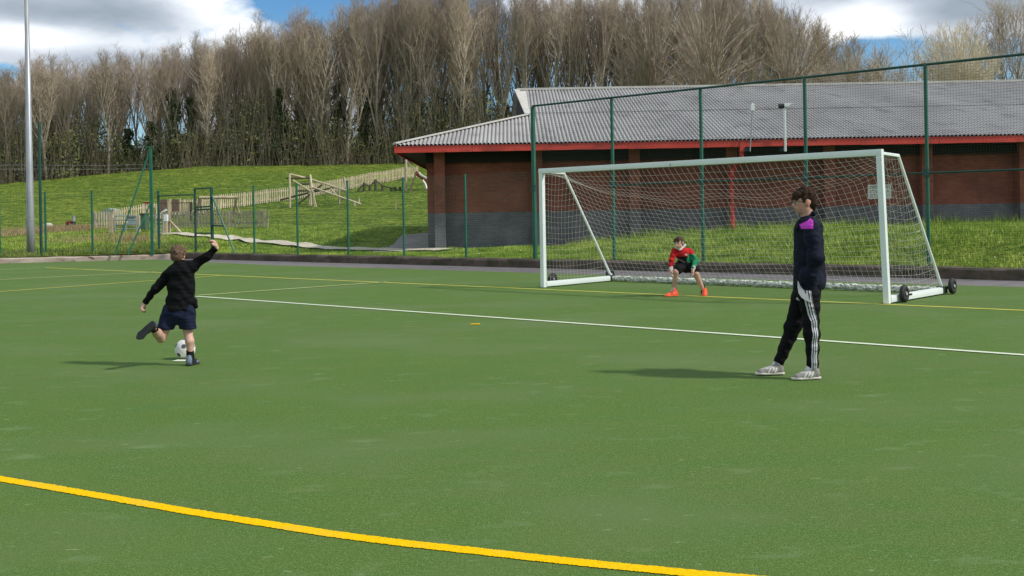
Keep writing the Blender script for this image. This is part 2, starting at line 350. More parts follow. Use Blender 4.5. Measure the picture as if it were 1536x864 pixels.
# ================================================================== THE SETTING
def build_ground():
    # base sheet to the horizon
    mb = MB(); mb.add([(-3000, -3000, -.3), (3000, -3000, -.3), (3000, 3000, -.3), (-3000, 3000, -.3)], [(0, 1, 2, 3)])
    tag(mb.build('ground', M['grass']), 'flat grass land reaching the horizon', 'ground', kind='structure')
    # grassy terrain beyond the kerb
    xs = list(np.concatenate([np.arange(-900, -120, 40.), np.arange(-120, -60, 4.), np.arange(-60, 34, .8), np.arange(34, 120, 4.), np.arange(120, 900, 40.)]))
    rs = [0]; st = .35
    while rs[-1] < 2500:
        rs.append(rs[-1] + st)
        if rs[-1] > 30: st = .7
        if rs[-1] > 110: st *= 1.25
    v = []; nx = len(xs); nr = len(rs)
    for r in rs:
        for x in xs:
            y = kerb_y(x) + .1 + r
            v.append((x, y, terr(x, y)))
    f = [(j * nx + i, j * nx + i + 1, (j + 1) * nx + i + 1, (j + 1) * nx + i) for j in range(nr - 1) for i in range(nx - 1)]
    mb = MB(); mb.add(v, f)
    tag(mb.build('grass_slope', M['grass'], smooth_=True), 'grassy hillside rising beyond the pitch fence', 'ground', kind='structure')
    # tarmac strip
    e0 = G(230, 389.3); e1 = G(400, 397.4); e2 = G(1536, 430.6)
    s = (e2.y - e1.y) / (e2.x - e1.x)
    xl, xr = -70, 30
    mb = MB(); mb.add([(CORNX - 3, kerb_y(CORNX - 3) - 3.2, -.008), (30, main_kerb_y(30) - 12, -.008), (30, main_kerb_y(30) + .2, -.008), (CORNX, main_kerb_y(CORNX) + .2, -.008), (CORNX - 3, kerb_y(CORNX - 3) + .2, -.008)], [(0, 1, 2, 3, 4)])
    mb.add([(30, main_kerb_y(30) - 12, -.008), (60, main_kerb_y(30) - 12, -.008), (60, main_kerb_y(30) + .2, -.008), (30, main_kerb_y(30) + .2, -.008)], [(0, 1, 2, 3)])
    tag(mb.build('tarmac_strip', M['tarmac']), 'grey tarmac strip between turf and kerb', 'path', kind='structure')
    # turf
    far_r = Vector((26, e2.y + s * (26 - e2.x), 0))
    pts = [(-70, -70), (60, -70), (60, far_r.y), (far_r.x, far_r.y), (e1.x, e1.y), (e0.x, e0.y), (CORNX - 1.5, left_kerb_y(CORNX - 1.5) - .08), (-30, left_kerb_y(-30) - .02), (-70, left_kerb_y(-30) - .02)]
    mb = MB(); mb.add([(a, b, 0) for a, b in pts], [tuple(range(len(pts)))])
    tag(mb.build('artificial_turf', M['turf']), 'green artificial turf pitch', 'pitch', kind='structure')
    # kerbs
    def kerb(p, q, name, m, w, h, label):
        p = Vector(p); q = Vector(q); n = int((q - p).length / .5); rng = random.Random(3)
        mb = MB(); d = (q - p).normalized(); nn = Vector((-d.y, d.x, 0))
        if nn.y < 0: nn = -nn
        v = []; prof = [(0, -.02), (0, h * .8), (.04, h), (w, h + .012), (w, -.02)]
        for i in range(n + 1):
            c = p + (q - p) * (i / n)
            for (a, z) in prof: v.append(c + nn * (a + rng.uniform(-.02, .02)) + Vector((0, 0, z + (rng.uniform(-.02, .012) if z > .05 else 0))))
        k = len(prof)
        f = [(i * k + j, i * k + j + 1, (i + 1) * k + j + 1, (i + 1) * k + j) for i in range(n) for j in range(k - 1)]
        mb.add(v, f); tag(mb.build(name, m), label, 'kerb', kind='structure')
    kerb((CORNX, main_kerb_y(CORNX), 0), (30, main_kerb_y(30), 0), 'kerb', M['kerb_dark'], .3, .235, 'dark mossy raised kerb behind the tarmac strip')
    kerb((-30, left_kerb_y(-30), 0), (CORNX, main_kerb_y(CORNX), 0), 'kerb', M['kerb_pale'], .35, .20, 'pale worn concrete kerb at the pitch corner')
    kerb((-70, left_kerb_y(-30), 0), (-30, left_kerb_y(-30), 0), 'kerb', M['kerb_pale'], .35, .20, 'pale worn concrete kerb on the left')
    kerb((30, main_kerb_y(30), 0), (60, main_kerb_y(30), 0), 'kerb', M['kerb_dark'], .3, .235, 'dark kerb on the right')
build_ground()

def ribbon(pts, w, z, name, m, label, closed=False):
    pts = [Vector((p[0], p[1], 0)) for p in pts]; v = []
    rg = random.Random(1); J = .0045 if len(pts) > 50 else 0
    for i, p in enumerate(pts):
        d = (pts[min(i + 1, len(pts) - 1)] - pts[max(i - 1, 0)]).normalized(); nn = Vector((-d.y, d.x, 0))
        v += [p + nn * (w / 2 + rg.uniform(-J, J)) + Vector((0, 0, z)), p - nn * (w / 2 + rg.uniform(-J, J)) + Vector((0, 0, z))]
    f = [(2 * i, 2 * i + 1, 2 * i + 3, 2 * i + 2) for i in range(len(pts) - 1)]
    mb = MB(); mb.add(v, f)
    return tag(mb.build(name, m), label, 'pitch line', kind='structure')
def catmull(P, n=12):
    P = [Vector(p) for p in P]; P = [2 * P[0] - P[1]] + P + [2 * P[-1] - P[-2]]; out = []
    for i in range(1, len(P) - 2):
        for k in range(n):
            t = k / n; a, b, c, d = P[i - 1], P[i], P[i + 1], P[i + 2]
            out.append(.5 * ((2 * b) + (-a + c) * t + (2 * a - 5 * b + 4 * c - d) * t * t + (-a + 3 * b - 3 * c + d) * t ** 3))
    out.append(P[-2]); return out
def ext(a, b, k): return a + (b - a) * k
a, b = G(68, 401.5), G(1536, 465.8)
ribbon([a, ext(a, b, 1.6)], .10, .004, 'pitch_line', M['line_faded'], 'faded yellow goal line running under the goal')
ribbon([ext(G(68, 401.5), G(0, 404.6), 3), G(60, 401.9)], .10, .004, 'pitch_line', M['line_pale'], 'pale line near the far corner kerb')
ribbon([ext(G(200, 410), G(0, 420), 2.5), G(235, 408)], .10, .008, 'pitch_line', M['line_pale'], 'pale line crossing towards the goal line on the left')
ribbon([ext(G(200, 421.5), G(0, 436.5), 3), G(330, 413.8)], .10, .008, 'pitch_line', M['line_faded'], 'faded yellow line behind the kicking boy')
ribbon([G(297, 443.6), G(560, 424.8), G(580, 423.4)], .10, .012, 'pitch_line', M['line_pale'], 'short white side line of the penalty box')
a, b = G(294, 444.8), G(1536, 533.2)
ribbon([a, ext(a, b, 1.25)], .10, .008, 'pitch_line', M['line_white'], 'white front line of the penalty box')
arc = [G(-260, 674), G(0, 718.8), G(61, 729), G(159, 746), G(275, 766.5), G(400, 786.3), G(500, 801.9), G(600, 814.8), G(700, 825.8), G(800, 837), G(900, 847.5), G(1000, 857.2), G(1100, 866.5), G(1300, 884)]
ribbon(catmull(arc, 50), .088, .004, 'pitch_line', M['line_yellow'], 'bright yellow curved line across the foreground')
ribbon([G(706, 486.8), G(720, 486.6)], .10, .008, 'pitch_line', M['line_yellow'], 'small yellow dash on the open turf')
ribbon([G(262, 541.5), G(281, 541.7)], .13, .008, 'pitch_line', M['line_white'], 'small white penalty mark beside the ball')
# path on the grass and paving at the hall corner
def drape(pixels, w, name, m, label, dz=.03):
    pts = [GT(*p, y0=33) for p in pixels]; P = catmull([(p.x, p.y, 0) for p in pts], 8); v = []
    for i, p in enumerate(P):
        d = (P[min(i + 1, len(P) - 1)] - P[max(i - 1, 0)]).normalized(); nn = Vector((-d.y, d.x, 0))
        for s_ in (1, .33, -.33, -1):
            q = p + nn * w / 2 * s_; v.append((q.x, q.y, terr(q.x, q.y) + dz))
    f = [(4 * i + k, 4 * i + k + 1, 4 * i + k + 5, 4 * i + k + 4) for i in range(len(P) - 1) for k in range(3)]
    mb = MB(); mb.add(v, f); return tag(mb.build(name, m), label, 'path', kind='structure')
drape([(250, 351), (325, 356), (400, 364.5), (460, 370), (530, 375.5), (600, 378.6), (668, 377.3)], .9, 'footpath', M['path'], 'pale gravel footpath crossing the grass', .085)
mb = MB(); v = []; 
for i in range(9):
    for j in range(13):
        x = -5.2 + i * 2.0 / 8; y = 38.2 + j * 1.0
        v.append((x, y, terr(x, y) + .05))
mb.add(v, [(i * 13 + j, (i + 1) * 13 + j, (i + 1) * 13 + j + 1, i * 13 + j + 1) for i in range(8) for j in range(12)])
tag(mb.build('paved_apron', M['paving']), 'grey paved apron at the side of the hall', 'path', kind='structure')
# ================================================================== SPORTS HALL
EAVY = 37.4
def at_y(px, py, y): return D(px, py, y)
def build_hall():
    t = empty('sports_hall', (8, WALLY, .2))
    tag(t, 'long red and grey brick sports hall with corrugated grey roof and red fascia', 'building')
    t_inv = Vector((8, WALLY, .2))
    def b(mb, name, m, parent=t, **k):
        o = mb.build(name, m, None, **k); o.parent = parent
        # geometry was modelled in world space: shift into the parent's frame
        o.matrix_parent_inverse = Matrix.Translation(-t_inv) if parent is t else parent_inv(parent)
        return o
    XL, XR, YB = -3.15, 34.0, 58.2
    zs, zt = 1.64, 4.0
    th = .3
    # walls: lower grey course and upper red course, hollow
    def ring(z0, z1, m, name, off=0):
        mb = MB()
        mb.box((XL, WALLY - off, z0), (XR, WALLY + th, z1)); mb.box((XL, YB - th, z0), (XR, YB, z1))
        mb.box((XL - off, WALLY + th, z0), (XL + th, YB - th, z1)); mb.box((XR - th, WALLY + th, z0), (XR, YB - th, z1))
        return b(mb, name, m)
    ring(-.3, zs, M['brick_grey'], 'lower_wall', .004); ring(zs, zt, M['brick_red'], 'upper_wall')
    for i in range(10):
        x = -2.65 + 3.6 * i
        mb = MB(); mb.box((x - .2, WALLY - .50, -.2), (x + .2, WALLY - .006, zs)); 
        p = b(mb, 'pilaster', M['brick_grey'])
        mb = MB(); mb.box((x - .2, WALLY - .497, zs), (x + .2, WALLY - .004, zt - .05)); b(mb, 'pilaster', M['brick_red'])
    for y in (43.5, 49, 54.5):
        mb = MB(); mb.box((XL - .25, y - .2, -.2), (XL - .006, y + .2, zt - .05)); b(mb, 'pilaster', M['brick_red'])
    # roof geometry
    EX, EY = -4.18, EAVY; ZE = 4.06; P = .29; RY = 48.3; RZ = ZE + P * (RY - EY); RX = .32; HX = .75
    BY = 2 * RY - EY; XE = 35.0
    def roofz(y): return ZE + P * (y - EY)
    # front slope corrugated sheets, two lapped courses
    wl = .146; amp = .044
    def slope(front):
        sg = 1 if front else -1; y_e = EY if front else BY
        mb = MB()
        ymid = EY + 5.3
        xs = np.arange(EX, XE, wl / 8)
        for (ya, yb, dz) in ((EY - .06, ymid + .12, .0), (ymid, RY, .022)):
            rows = []
            for x in xs:
                z = amp * (2 * abs(math.sin(math.pi * x / wl)) ** .6 - 1)
                top = min(yb, EY + (x - EX)) if x < HX else yb
                if x < RX + .0 : pass
                top = max(top, ya + .0)
                q = []
                for k in (0, 1):
                    y = ya if k == 0 else top
                    yy = y if front else 2 * RY - y
                    q.append((x, yy, roofz(y) + z + dz + .05))
                rows.append((q, top > ya + .01))
            o = len(mb.v)
            for q, _ in rows: mb.v.extend(q)
            for i in range(len(rows) - 1):
                if rows[i][1] or rows[i + 1][1]:
                    mb.f.append((o + 2 * i, o + 2 * i + 2, o + 2 * i + 3, o + 2 * i + 1) if front else (o + 2 * i, o + 2 * i + 1, o + 2 * i + 3, o + 2 * i + 2)); mb.m.append(0)
        return b(mb, 'roof', M['fibre'], smooth_=True)
    # between the hip top (HX) and the verge (RX) the main slope continues up to the ridge
    slope(True); slope(False)
    # triangular hip end on the left, up to the gablet
    mb = MB(); ys = np.arange(EY, BY, wl / 8); o = 0; rows = []
    topx = HX
    for y in ys:
        z = amp * (2 * abs(math.sin(math.pi * y / wl)) ** .6 - 1); run = min(y - EY, BY - y, topx - EX)
        rows.append([(EX - .06, y, ZE + z + .05), (EX + run, y, ZE + P * run + z + .05)])
    for q in rows: mb.v.extend(q)
    for i in range(len(rows) - 1): mb.f.append((2 * i, 2 * i + 1, 2 * i + 3, 2 * i + 2)); mb.m.append(0)
    b(mb, 'hip_roof', M['fibre'], smooth_=True)
    gy = EY + (topx - EX); gz = ZE + P * (topx - EX)
    mb = MB(); mb.add([(HX + .0, gy, gz - .1), (RX - .1, BY - (gy - EY), gz - .1), (RX + .06, RY, RZ), (HX + .2, gy, gz - .1), (HX + .1, BY - (gy - EY), gz - .1), (RX + .2, RY, RZ)], [(0, 1, 2), (3, 5, 4), (0, 2, 5, 3), (1, 4, 5, 2)])
    b(mb, 'gablet', M['gable_dark'])
    # verge overhang: small piece of the slope past the gablet with pale barge trim
    mb = MB()
    for s_ in (1, -1):
        def yy(y): return y if s_ == 1 else 2 * RY - y
        xb = HX - .05 if s_ == 1 else RX - .15
        mb.add([(xb, yy(gy - .1), gz + .09), (HX + .05, yy(gy - .1), gz + .09), (HX + .05, yy(RY), RZ + .09), (RX, yy(RY), RZ + .09)], [(0, 1, 2, 3)] if s_ == 1 else [(3, 2, 1, 0)])
        mb.beam((xb, yy(gy - .15), gz + .12), (RX, yy(RY), RZ + .12), .22, .06)
    b(mb, 'verge_trim', M['fibre_pale'])
    mb = MB()
    mb.beam((EX, EY, ZE + .12), (HX, gy, gz + .14), .20, .05); b(mb, 'hip_trim', M['fibre_pale']); mb = MB(); mb.beam((EX, BY, ZE + .12), (HX, BY - (gy - EY), gz + .14), .20, .05)
    b(mb, 'hip_trim', M['fibre_pale'])
    mb = MB(); mb.beam((RX, RY, RZ + .12), (XE, RY, RZ + .12), .34, .10); b(mb, 'ridge_trim', M['fibre_pale'])
    # fascia and soffit
    mb = MB()
    zb, zf = 3.83, 4.075
    n = 14
    for i in range(n):
        xa = EX + (XE - EX) * i / n; xb = EX + (XE - EX) * (i + 1) / n - .012
        mb.box((xa, EY - .02, zb + (i % 3) * .004), (xb, EY + .02, zf))
    b(mb, 'fascia', M['red_paint'])
    mb = MB(); mb.box((EX - .02, EY + .022, zb), (EX + .02, BY, zf)); b(mb, 'fascia', M['red_paint'])
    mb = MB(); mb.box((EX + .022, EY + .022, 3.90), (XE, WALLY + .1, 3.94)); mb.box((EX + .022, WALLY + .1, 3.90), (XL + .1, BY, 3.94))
    b(mb, 'soffit', M['soffit']); mb = MB(); mb.box((XL - .02, WALLY - .30, 3.50), (XR, WALLY - .262, 3.898)); b(mb, 'eaves_dark_band', M['gable_dark']); mb = MB()  # dark band added to darken the wall top below the soffit
    # battens under the left eave
    # red downpipe
    mb = MB()
    x = 8.1
    mb.tube([(x + .22, EY + .12, 3.95), (x + .22, EY + .12, 3.42), (x + .10, WALLY - .66, 3.15), (x, WALLY - .62, 2.95), (x, WALLY - .62, .3)], .085, 10)
    for z in (.9, 2.0, 2.8): mb.tube([(x, WALLY - .62, z), (x, WALLY - .62, z + .07)], .105, 10)
    mb.box((x + .13, EY - .05, 3.66), (x + .31, EY + .2, 4.0))
    b(mb, 'downpipe', M['red_paint'])
    return t
def parent_inv(p): return Matrix.Identity(4)
hall = build_hall()

def inframe(root, mb, name, m, smooth_=False):
    """build geometry given in world space as a part of a root Empty that has location / rotation"""
    me_o = mb.build(name, m, None, smooth_)
    inv = (Matrix.Translation(root.location) @ root.rotation_euler.to_matrix().to_4x4()).inverted()
    me_o.data.transform(inv); me_o.parent = root
    return me_o

# notice on the wall
p = D(1319, 287.5, WALLY - .02)
t = empty('notice_board', (p.x, WALLY - .02, p.z)); tag(t, 'pale rectangular notice with lines of text fixed to the brick wall behind the goal', 'sign')
w, h = .88, .53
mb = MB(); mb.box((-w / 2, -.025, -h / 2), (w / 2, .018, h / 2)); mb.build('panel', M['sign'], t)
mb = MB(); rng = random.Random(5)
for r, z in enumerate((.19, .125, .04, -.02)):
    x = -.36
    while x < .34:
        ln = rng.uniform(.03, .10)
        if not (r == 1 and rng.random() < .3): mb.box((x, -.029, z), (x + ln, -.0255, z + (.035 if r < 2 else .022)))
        x += ln + .03
for z in (-.10, -.16, -.21):
    for (a, bb) in ((-.36, -.17), (.10, .34)): 
        x = a
        while x < bb: ln = rng.uniform(.02, .06); mb.box((x, -.029, z), (x + ln, -.0255, z + .018)); x += ln + .02
mb.build('lettering', M['sign_text'], t)
mb = MB(); mb.add([(-.10, -.029, -.20), (.06, -.029, -.20), (-.02, -.029, -.05)], [(0, 1, 2)]); mb.box((-.11, -.028, -.235), (.07, -.0255, -.215)); mb.build('warning_symbol', M['sign_red'], t)

# two camera poles on the eave
def eave_pole(px_t, py_t, px_b, py_b, r, label, white, head):
    a = D(px_b, py_b, EAVY - .2); c = D(px_t, py_t, EAVY - .2)
    t = empty('camera_pole' if head else 'aerial_pole', a); tag(t, label, 'pole')
    mb = MB(); mb.tube([a, (c.x + (a.x - c.x) * .3, c.y, a.z + (c.z - a.z) * .7), c], r, 8); inframe(t, mb, 'mast', M['white_paint'] if white else M['galv'])
    mb = MB(); mb.box((a.x - .14, a.y, a.z + .02), (a.x - .02, a.y + .24, a.z + .05)); mb.box((a.x - .14, a.y, a.z + .09), (a.x - .02, a.y + .24, a.z + .12)); mb.box((a.x - .16, a.y + .05, a.z), (a.x - .12, a.y + .2, a.z + .14)); inframe(t, mb, 'bracket', M['green_dark'])
    if head:
        mb = MB(); mb.box((c.x - .02, c.y - .09, c.z - .07), (c.x + .16, c.y + .09, c.z + .05)); mb.add([(c.x + .16, c.y - .09, c.z - .04), (c.x + .16, c.y + .09, c.z - .04), (c.x + .26, c.y + .09, c.z + .05), (c.x + .26, c.y - .09, c.z + .05), (c.x + .16, c.y - .09, c.z + .05), (c.x + .16, c.y + .09, c.z + .05)], [(0, 1, 2, 3), (0, 3, 4), (1, 5, 2), (3, 2, 5, 4)])
        inframe(t, mb, 'camera_housing', M['white_paint'])
        mb = MB(); mb.tube([(c.x - .20, c.y, c.z - .05), (c.x - .02, c.y, c.z - .05)], .085, 12); inframe(t, mb, 'camera_lens', M['rubber'])
    else:
        mb = MB(); mb.box((c.x - .06, c.y - .06, c.z - .12), (c.x + .06, c.y + .06, c.z + .10)); mb.box((c.x - .03, c.y - .03, c.z + .10), (c.x + .03, c.y + .03, c.z + .15)); inframe(t, mb, 'aerial_box', M['white_paint'])
eave_pole(1176.5, 157, 1178, 227, .045, 'white pole with a black lensed security camera standing on the red eave', True, True)
eave_pole(1129, 161, 1125, 227, .022, 'thin grey pole with a small white box on top beside the red eave', False, False)

# ================================================================== FENCES
U = Vector((1, KS, 0)).normalized()
FP0 = Vector((.62, main_kerb_y(.62) + .42, .22))
def fence_x(px, py=390): p = onplane(px, py, FP0, U); return p
GZ = .18
def wire_panel(a, b, z0, z1, dx, dz, r, parent, name, m, n_off=0.0, sag=0.0):
    """a welded or woven mesh between two plan points: thin prisms"""
    a = Vector(a); b = Vector(b); L = (b - a).length; u = (b - a) / L; nn = Vector((-u.y, u.x, 0))
    mb = MB(); k = max(1, int(L / dx))
    def pr(p, q, rr):
        d = (q - p).normalized(); s1 = d.cross(nn).normalized() * rr; s2 = nn * rr
        mb.add([p + s1, p - s1 * .5 + s2 * .87, p - s1 * .5 - s2 * .87, q + s1, q - s1 * .5 + s2 * .87, q - s1 * .5 - s2 * .87], [(0, 1, 4, 3), (1, 2, 5, 4), (2, 0, 3, 5)])
    for i in range(k + 1):
        p = a + u * (L * i / k) + nn * n_off
        pr(Vector((p.x, p.y, z0)), Vector((p.x, p.y, z1)), r)
    kz = max(1, int(round((z1 - z0) / dz)))
    for j in range(kz + 1):
        z = z0 + (z1 - z0) * j / kz
        pr(Vector((a.x, a.y, z)) + nn * n_off, Vector((b.x, b.y, z)) + nn * n_off, r)
    return inframe(parent, mb, name, m)
def post_mesh(root, p, z0, z1, w, name='post', m='green_metal', cap=True, lean=(0, 0)):
    mb = MB(); a = math.atan2(U.y, U.x)
    mb.beam((p.x, p.y, z0), (p.x + lean[0], p.y + lean[1], z1), w, w, up=U)
    o = inframe(root, mb, name, M[m])
    return o
# low weld-mesh fence behind the kerb
low = [382, 447, 523, 606.5, 699.5]
lowtop = [277.5, 273, 270, 265.5, 258.5]
lt = empty('mesh_fence', FP0 + Vector((-9, 8, 0))); tag(lt, 'low green welded mesh fence between the gate frame and the tall ball-stop fence', 'fence')
LZ = 2.82
lp = [fence_x(x) for x in low]
for p in lp: post_mesh(lt, p, GZ, LZ, .052)
seq = [fence_x(352)] + lp + [fence_x(803)]
for i in range(len(seq) - 1):
    a, b = seq[i], seq[i + 1]; wire_panel((a.x, a.y, 0), (b.x, b.y, 0), GZ + .05, LZ - .03, .06, .20, .0025, lt, 'mesh_panel', M['mesh_green'], n_off=-.03)
# tall ball-stop fence
tt = empty('ball_stop_fence', FP0); tag(tt, 'tall dark green ball-stop fence with square netting behind the goal', 'fence')
tall = [803, 921.5, 1055, 1211.5, 1393, 1612]
TZ = 4.72
tp = [fence_x(x) for x in tall]
for i, p in enumerate(tp):
    z = onplane(tall[i], [160, 148, 134, 114, 94.5, 70][i], FP0, U).z
    post_mesh(tt, p, GZ, z, .066 if i else .095, m='green_metal')
ZT = [onplane(tall[i], [160, 148, 134, 114, 94.5, 70][i], FP0, U).z for i in range(6)]
print('tall tops', [round(z, 2) for z in ZT], 'lens', [round((tp[i + 1] - tp[i]).length, 2) for i in range(5)], 'low', [round((lp[i + 1] - lp[i]).length, 2) for i in range(4)], [round(onplane(low[i], lowtop[i], FP0, U).z, 2) for i in range(5)])
TZ = sum(ZT) / 6
for i in range(5):
    a, b = tp[i], tp[i + 1]
    mb = MB(); mb.tube([(a.x, a.y, TZ), (b.x, b.y, TZ)], .030, 8); inframe(tt, mb, 'top_rail', M['green_dark'])
    if i >= 1:
        mb = MB(); mb.tube([(a.x, a.y, 2.30), (b.x, b.y, 2.30)], .024, 8); inframe(tt, mb, 'middle_rail', M['green_dark'])
    mb = MB(); mb.tube([(a.x - .02, a.y, 2.22), (a.x - .02, a.y, 2.40)], .075, 8); inframe(tt, mb, 'rail_clamp', M['green_dark'])
    wire_panel((a.x, a.y, 0), (b.x, b.y, 0), GZ + .03, 2.30, .05, .05, .0017, tt, 'lower_mesh', M['net_dark'], n_off=-.06)
    wire_panel((a.x, a.y, 0), (b.x, b.y, 0), 2.32, TZ - .03, .06, .06, .0020, tt, 'upper_netting', M['net_dark'], n_off=-.06)
# gate frames on the left of the low fence (dark green box section)
def gp(px): return fence_x(px)
gt = empty('gate_frame', gp(293)); tag(gt, 'dark green steel double gate frame with a taller narrow bay and diagonal brace', 'gate')
a, b, c, d_ = gp(239), gp(294), gp(319), gp(353)
def gz(px, py): return onplane(px, py, FP0, U).z
post_mesh(gt, a, GZ, gz(238, 286), .075, 'gate_post', 'green_dark'); post_mesh(gt, b, GZ, gz(293, 283), .065, 'gate_post', 'green_dark'); post_mesh(gt, c, GZ, gz(321, 281), .09, 'gate_post', 'green_dark')
def bar(root, p, q, w, name, m='green_dark'):
    mb = MB(); mb.beam(p, q, w, w); return inframe(root, mb, name, M[m])
def zz(p, z): return Vector((p.x, p.y, z))
bar(gt, zz(a, gz(240, 294)), zz(b, gz(293, 292)), .05, 'gate_lintel')
bar(gt, zz(b, gz(293, 283.5)), zz(c, gz(320, 281.5)), .06, 'gate_lintel')
bar(gt, zz(b, gz(293, 311)), zz(c, gz(320, 309.5)), .06, 'gate_rail'); bar(gt, zz(b, gz(293, 315)), zz(c, gz(320, 313.5)), .07, 'gate_rail')
bar(gt, zz(b, gz(293, 350)), zz(c, gz(320, 350)), .06, 'gate_rail')
bar(gt, zz(c, gz(321, 338)), zz(gp(337), gz(337, 339)), .06, 'gate_rail')
bar(gt, zz(c, gz(322, 291)), zz(d_, gz(353, 382)), .045, 'diagonal_brace', 'green_metal')
for (p, q, z1) in ((a, b, gz(265, 293)), (b, c, gz(306, 310))):
    wire_panel((p.x, p.y, 0), (q.x, q.y, 0), GZ + .05, z1, .10, .20, .0022, gt, 'mesh_panel', M['mesh_green'])
# corner post with long braces
cp = G(228.5, 381.5, .2); kx = cp.x
ct = empty('corner_post', cp); tag(ct, 'tall green corner post with two long slanting braces beside the gate', 'post')
ztop = D(227.5, 220, cp.y).z
mb = MB(); mb.beam((cp.x, cp.y, GZ), (cp.x, cp.y, ztop), .10, .10); inframe(ct, mb, 'post', M['green_metal'])
for (pt, pb) in (((223.5, 230), (172, 384)), ((229, 297), (192, 384))):
    q = G(pb[0], pb[1], .12) if False else D(pb[0], pb[1] - 2, cp.y - .6)
    mb = MB(); mb.tube([D(pt[0], pt[1], cp.y), q], .034, 8); inframe(ct, mb, 'brace', M['green_metal'])
mb = MB(); mb.beam(D(218, 220.5, cp.y), D(230, 220.5, cp.y), .06, .05); inframe(ct, mb, 'arm', M['green_metal'])
# left fence along the short end
lf0 = G(139, 383, .2); lf1 = G(69, 384, .2)
ll = empty('mesh_fence', lf0); tag(ll, 'low green welded mesh fence behind the pale concrete kerb at the far left', 'fence')
ul = (lf0 - lf1).normalized()
zl = D(139, 286, lf0.y).z
pts = [G(-70, 388, .2), G(0, 386, .2), lf1, lf0, cp + Vector((-.05, 0, 0))]
for i, p in enumerate(pts[:4]):
    mb = MB(); mb.beam((p.x, p.y, GZ), (p.x, p.y, zl), .062, .062); inframe(ll, mb, 'post', M['green_metal'] if i else M['green_metal'])
for i in range(4):
    wire_panel((pts[i].x, pts[i].y, 0), (pts[i + 1].x, pts[i + 1].y, 0), GZ + .05, zl - .03, .10, .20, .002, ll, 'mesh_panel', M['mesh_green'])
# tall post near the lamp with two wires to the corner post
hp = G(62, 385.2, .2)
ht = empty('net_post', hp); tag(ht, 'tall dark green net post standing just right of the floodlight mast', 'post')
zh = D(58, 183, hp.y).z
mb = MB(); mb.tube([(hp.x, hp.y, GZ), (hp.x, hp.y, zh)], .055, 10); inframe(ht, mb, 'post', M['green_dark'])
for y in (247.5, 253.5):
    a = D(60, y, hp.y); b = D(228, y + 1.5 - 2.4, cp.y)
    m0 = (a + b) / 2 - Vector((0, 0, .03))
    mb = MB(); mb.tube([D(-20, y + .5, hp.y - 1), a, m0, b], .0045, 4); inframe(ht, mb, 'wire', M['galv'])
# floodlight mast
mp_ = G(46.5, 383.5, .2)
mt = empty('floodlight_mast', mp_); tag(mt, 'tall tapering galvanised steel floodlight mast at the left edge', 'lamp post')
z1 = 14.5; dd = mp_.y
mb = MB(); mb.tube([(mp_.x, mp_.y, .15), (mp_.x, mp_.y, 1.4), (mp_.x, mp_.y, z1)], [.165, .155, .055], 14); o = inframe(mt, mb, 'mast', M['galv'], True)
mb = MB(); mb.tube([(mp_.x, mp_.y, .15), (mp_.x, mp_.y, .22)], .26, 14); inframe(mt, mb, 'base_flange', M['galv'])
mb = MB(); mb.box((mp_.x - .17, mp_.y - .08, 1.42), (mp_.x - .10, mp_.y + .08, 1.70)); inframe(mt, mb, 'access_hatch', M['galv'])
mb = MB(); mb.beam((mp_.x - 1, mp_.y, z1), (mp_.x + 1, mp_.y, z1), .08, .08); inframe(mt, mb, 'crossarm', M['galv'])

# ================================================================== GOAL
GL = G(815.5, 431.5); GR = G(1331, 456)
ge = (GR - GL); GLEN = ge.length; ge.normalize(); gn = Vector((-ge.y, ge.x, 0))
ga = math.atan2(ge.y, ge.x)
Hh = 2.44
goal = empty('football_goal', (GL + GR) / 2, ga)
tag(goal, 'full-size white freestanding football goal with net and black transport wheels', 'goal')
def loc_(p):
    q = p - (GL + GR) / 2; return (round(q.dot(ge), 2), round(q.dot(gn), 2))
print('goal', GL, GR, GLEN, 'back corners', loc_(G(921, 421)), loc_(G(1418, 438.5)), 'wheels', loc_(G(1359, 453.7)), loc_(G(1431, 442.5)), loc_(G(829, 425)), 'heights', D(808.5, 258, GL.y).z, D(1318.5, 229, GR.y).z)
HL = GLEN / 2
def gb(mb, name, m, sm=False): return mb.build(name, m, goal, sm)
def rbox(mb, a, b, w, h):  # rounded-looking profile beam: octagonal
    a = Vector(a); b = Vector(b); d = (b - a).normalized(); up = Vector((0, 0, 1)) if abs(d.z) < .9 else Vector((0, 1, 0))
    sd = d.cross(up).normalized(); u2 = sd.cross(d).normalized(); vs = []; n = 12
    for p in (a, b):
        for j in range(n):
            t = 2 * math.pi * (j + .5) / n; c, s = math.cos(t), math.sin(t)
            k = 1 / max(abs(c), abs(s)) ** .75
            vs.append(p + sd * (c * k * w / 2) + u2 * (s * k * h / 2))
    mb.add(vs, [tuple(range(n))[::-1], tuple(range(n, 2 * n))] + [(j, (j + 1) % n, n + (j + 1) % n, n + j) for j in range(n)])
mb = MB(); rbox(mb, (-HL - .05, 0, Hh - .0), (HL + .05, 0, Hh - .0), .10, .105); gb(mb, 'crossbar', M['white_paint'])
for s_ in (-1, 1):
    mb = MB(); rbox(mb, (s_ * HL, 0, .01), (s_ * HL, 0, Hh - .05), .10, .095); gb(mb, 'goal_post', M['white_paint'])
DT, DB = .72, 2.30
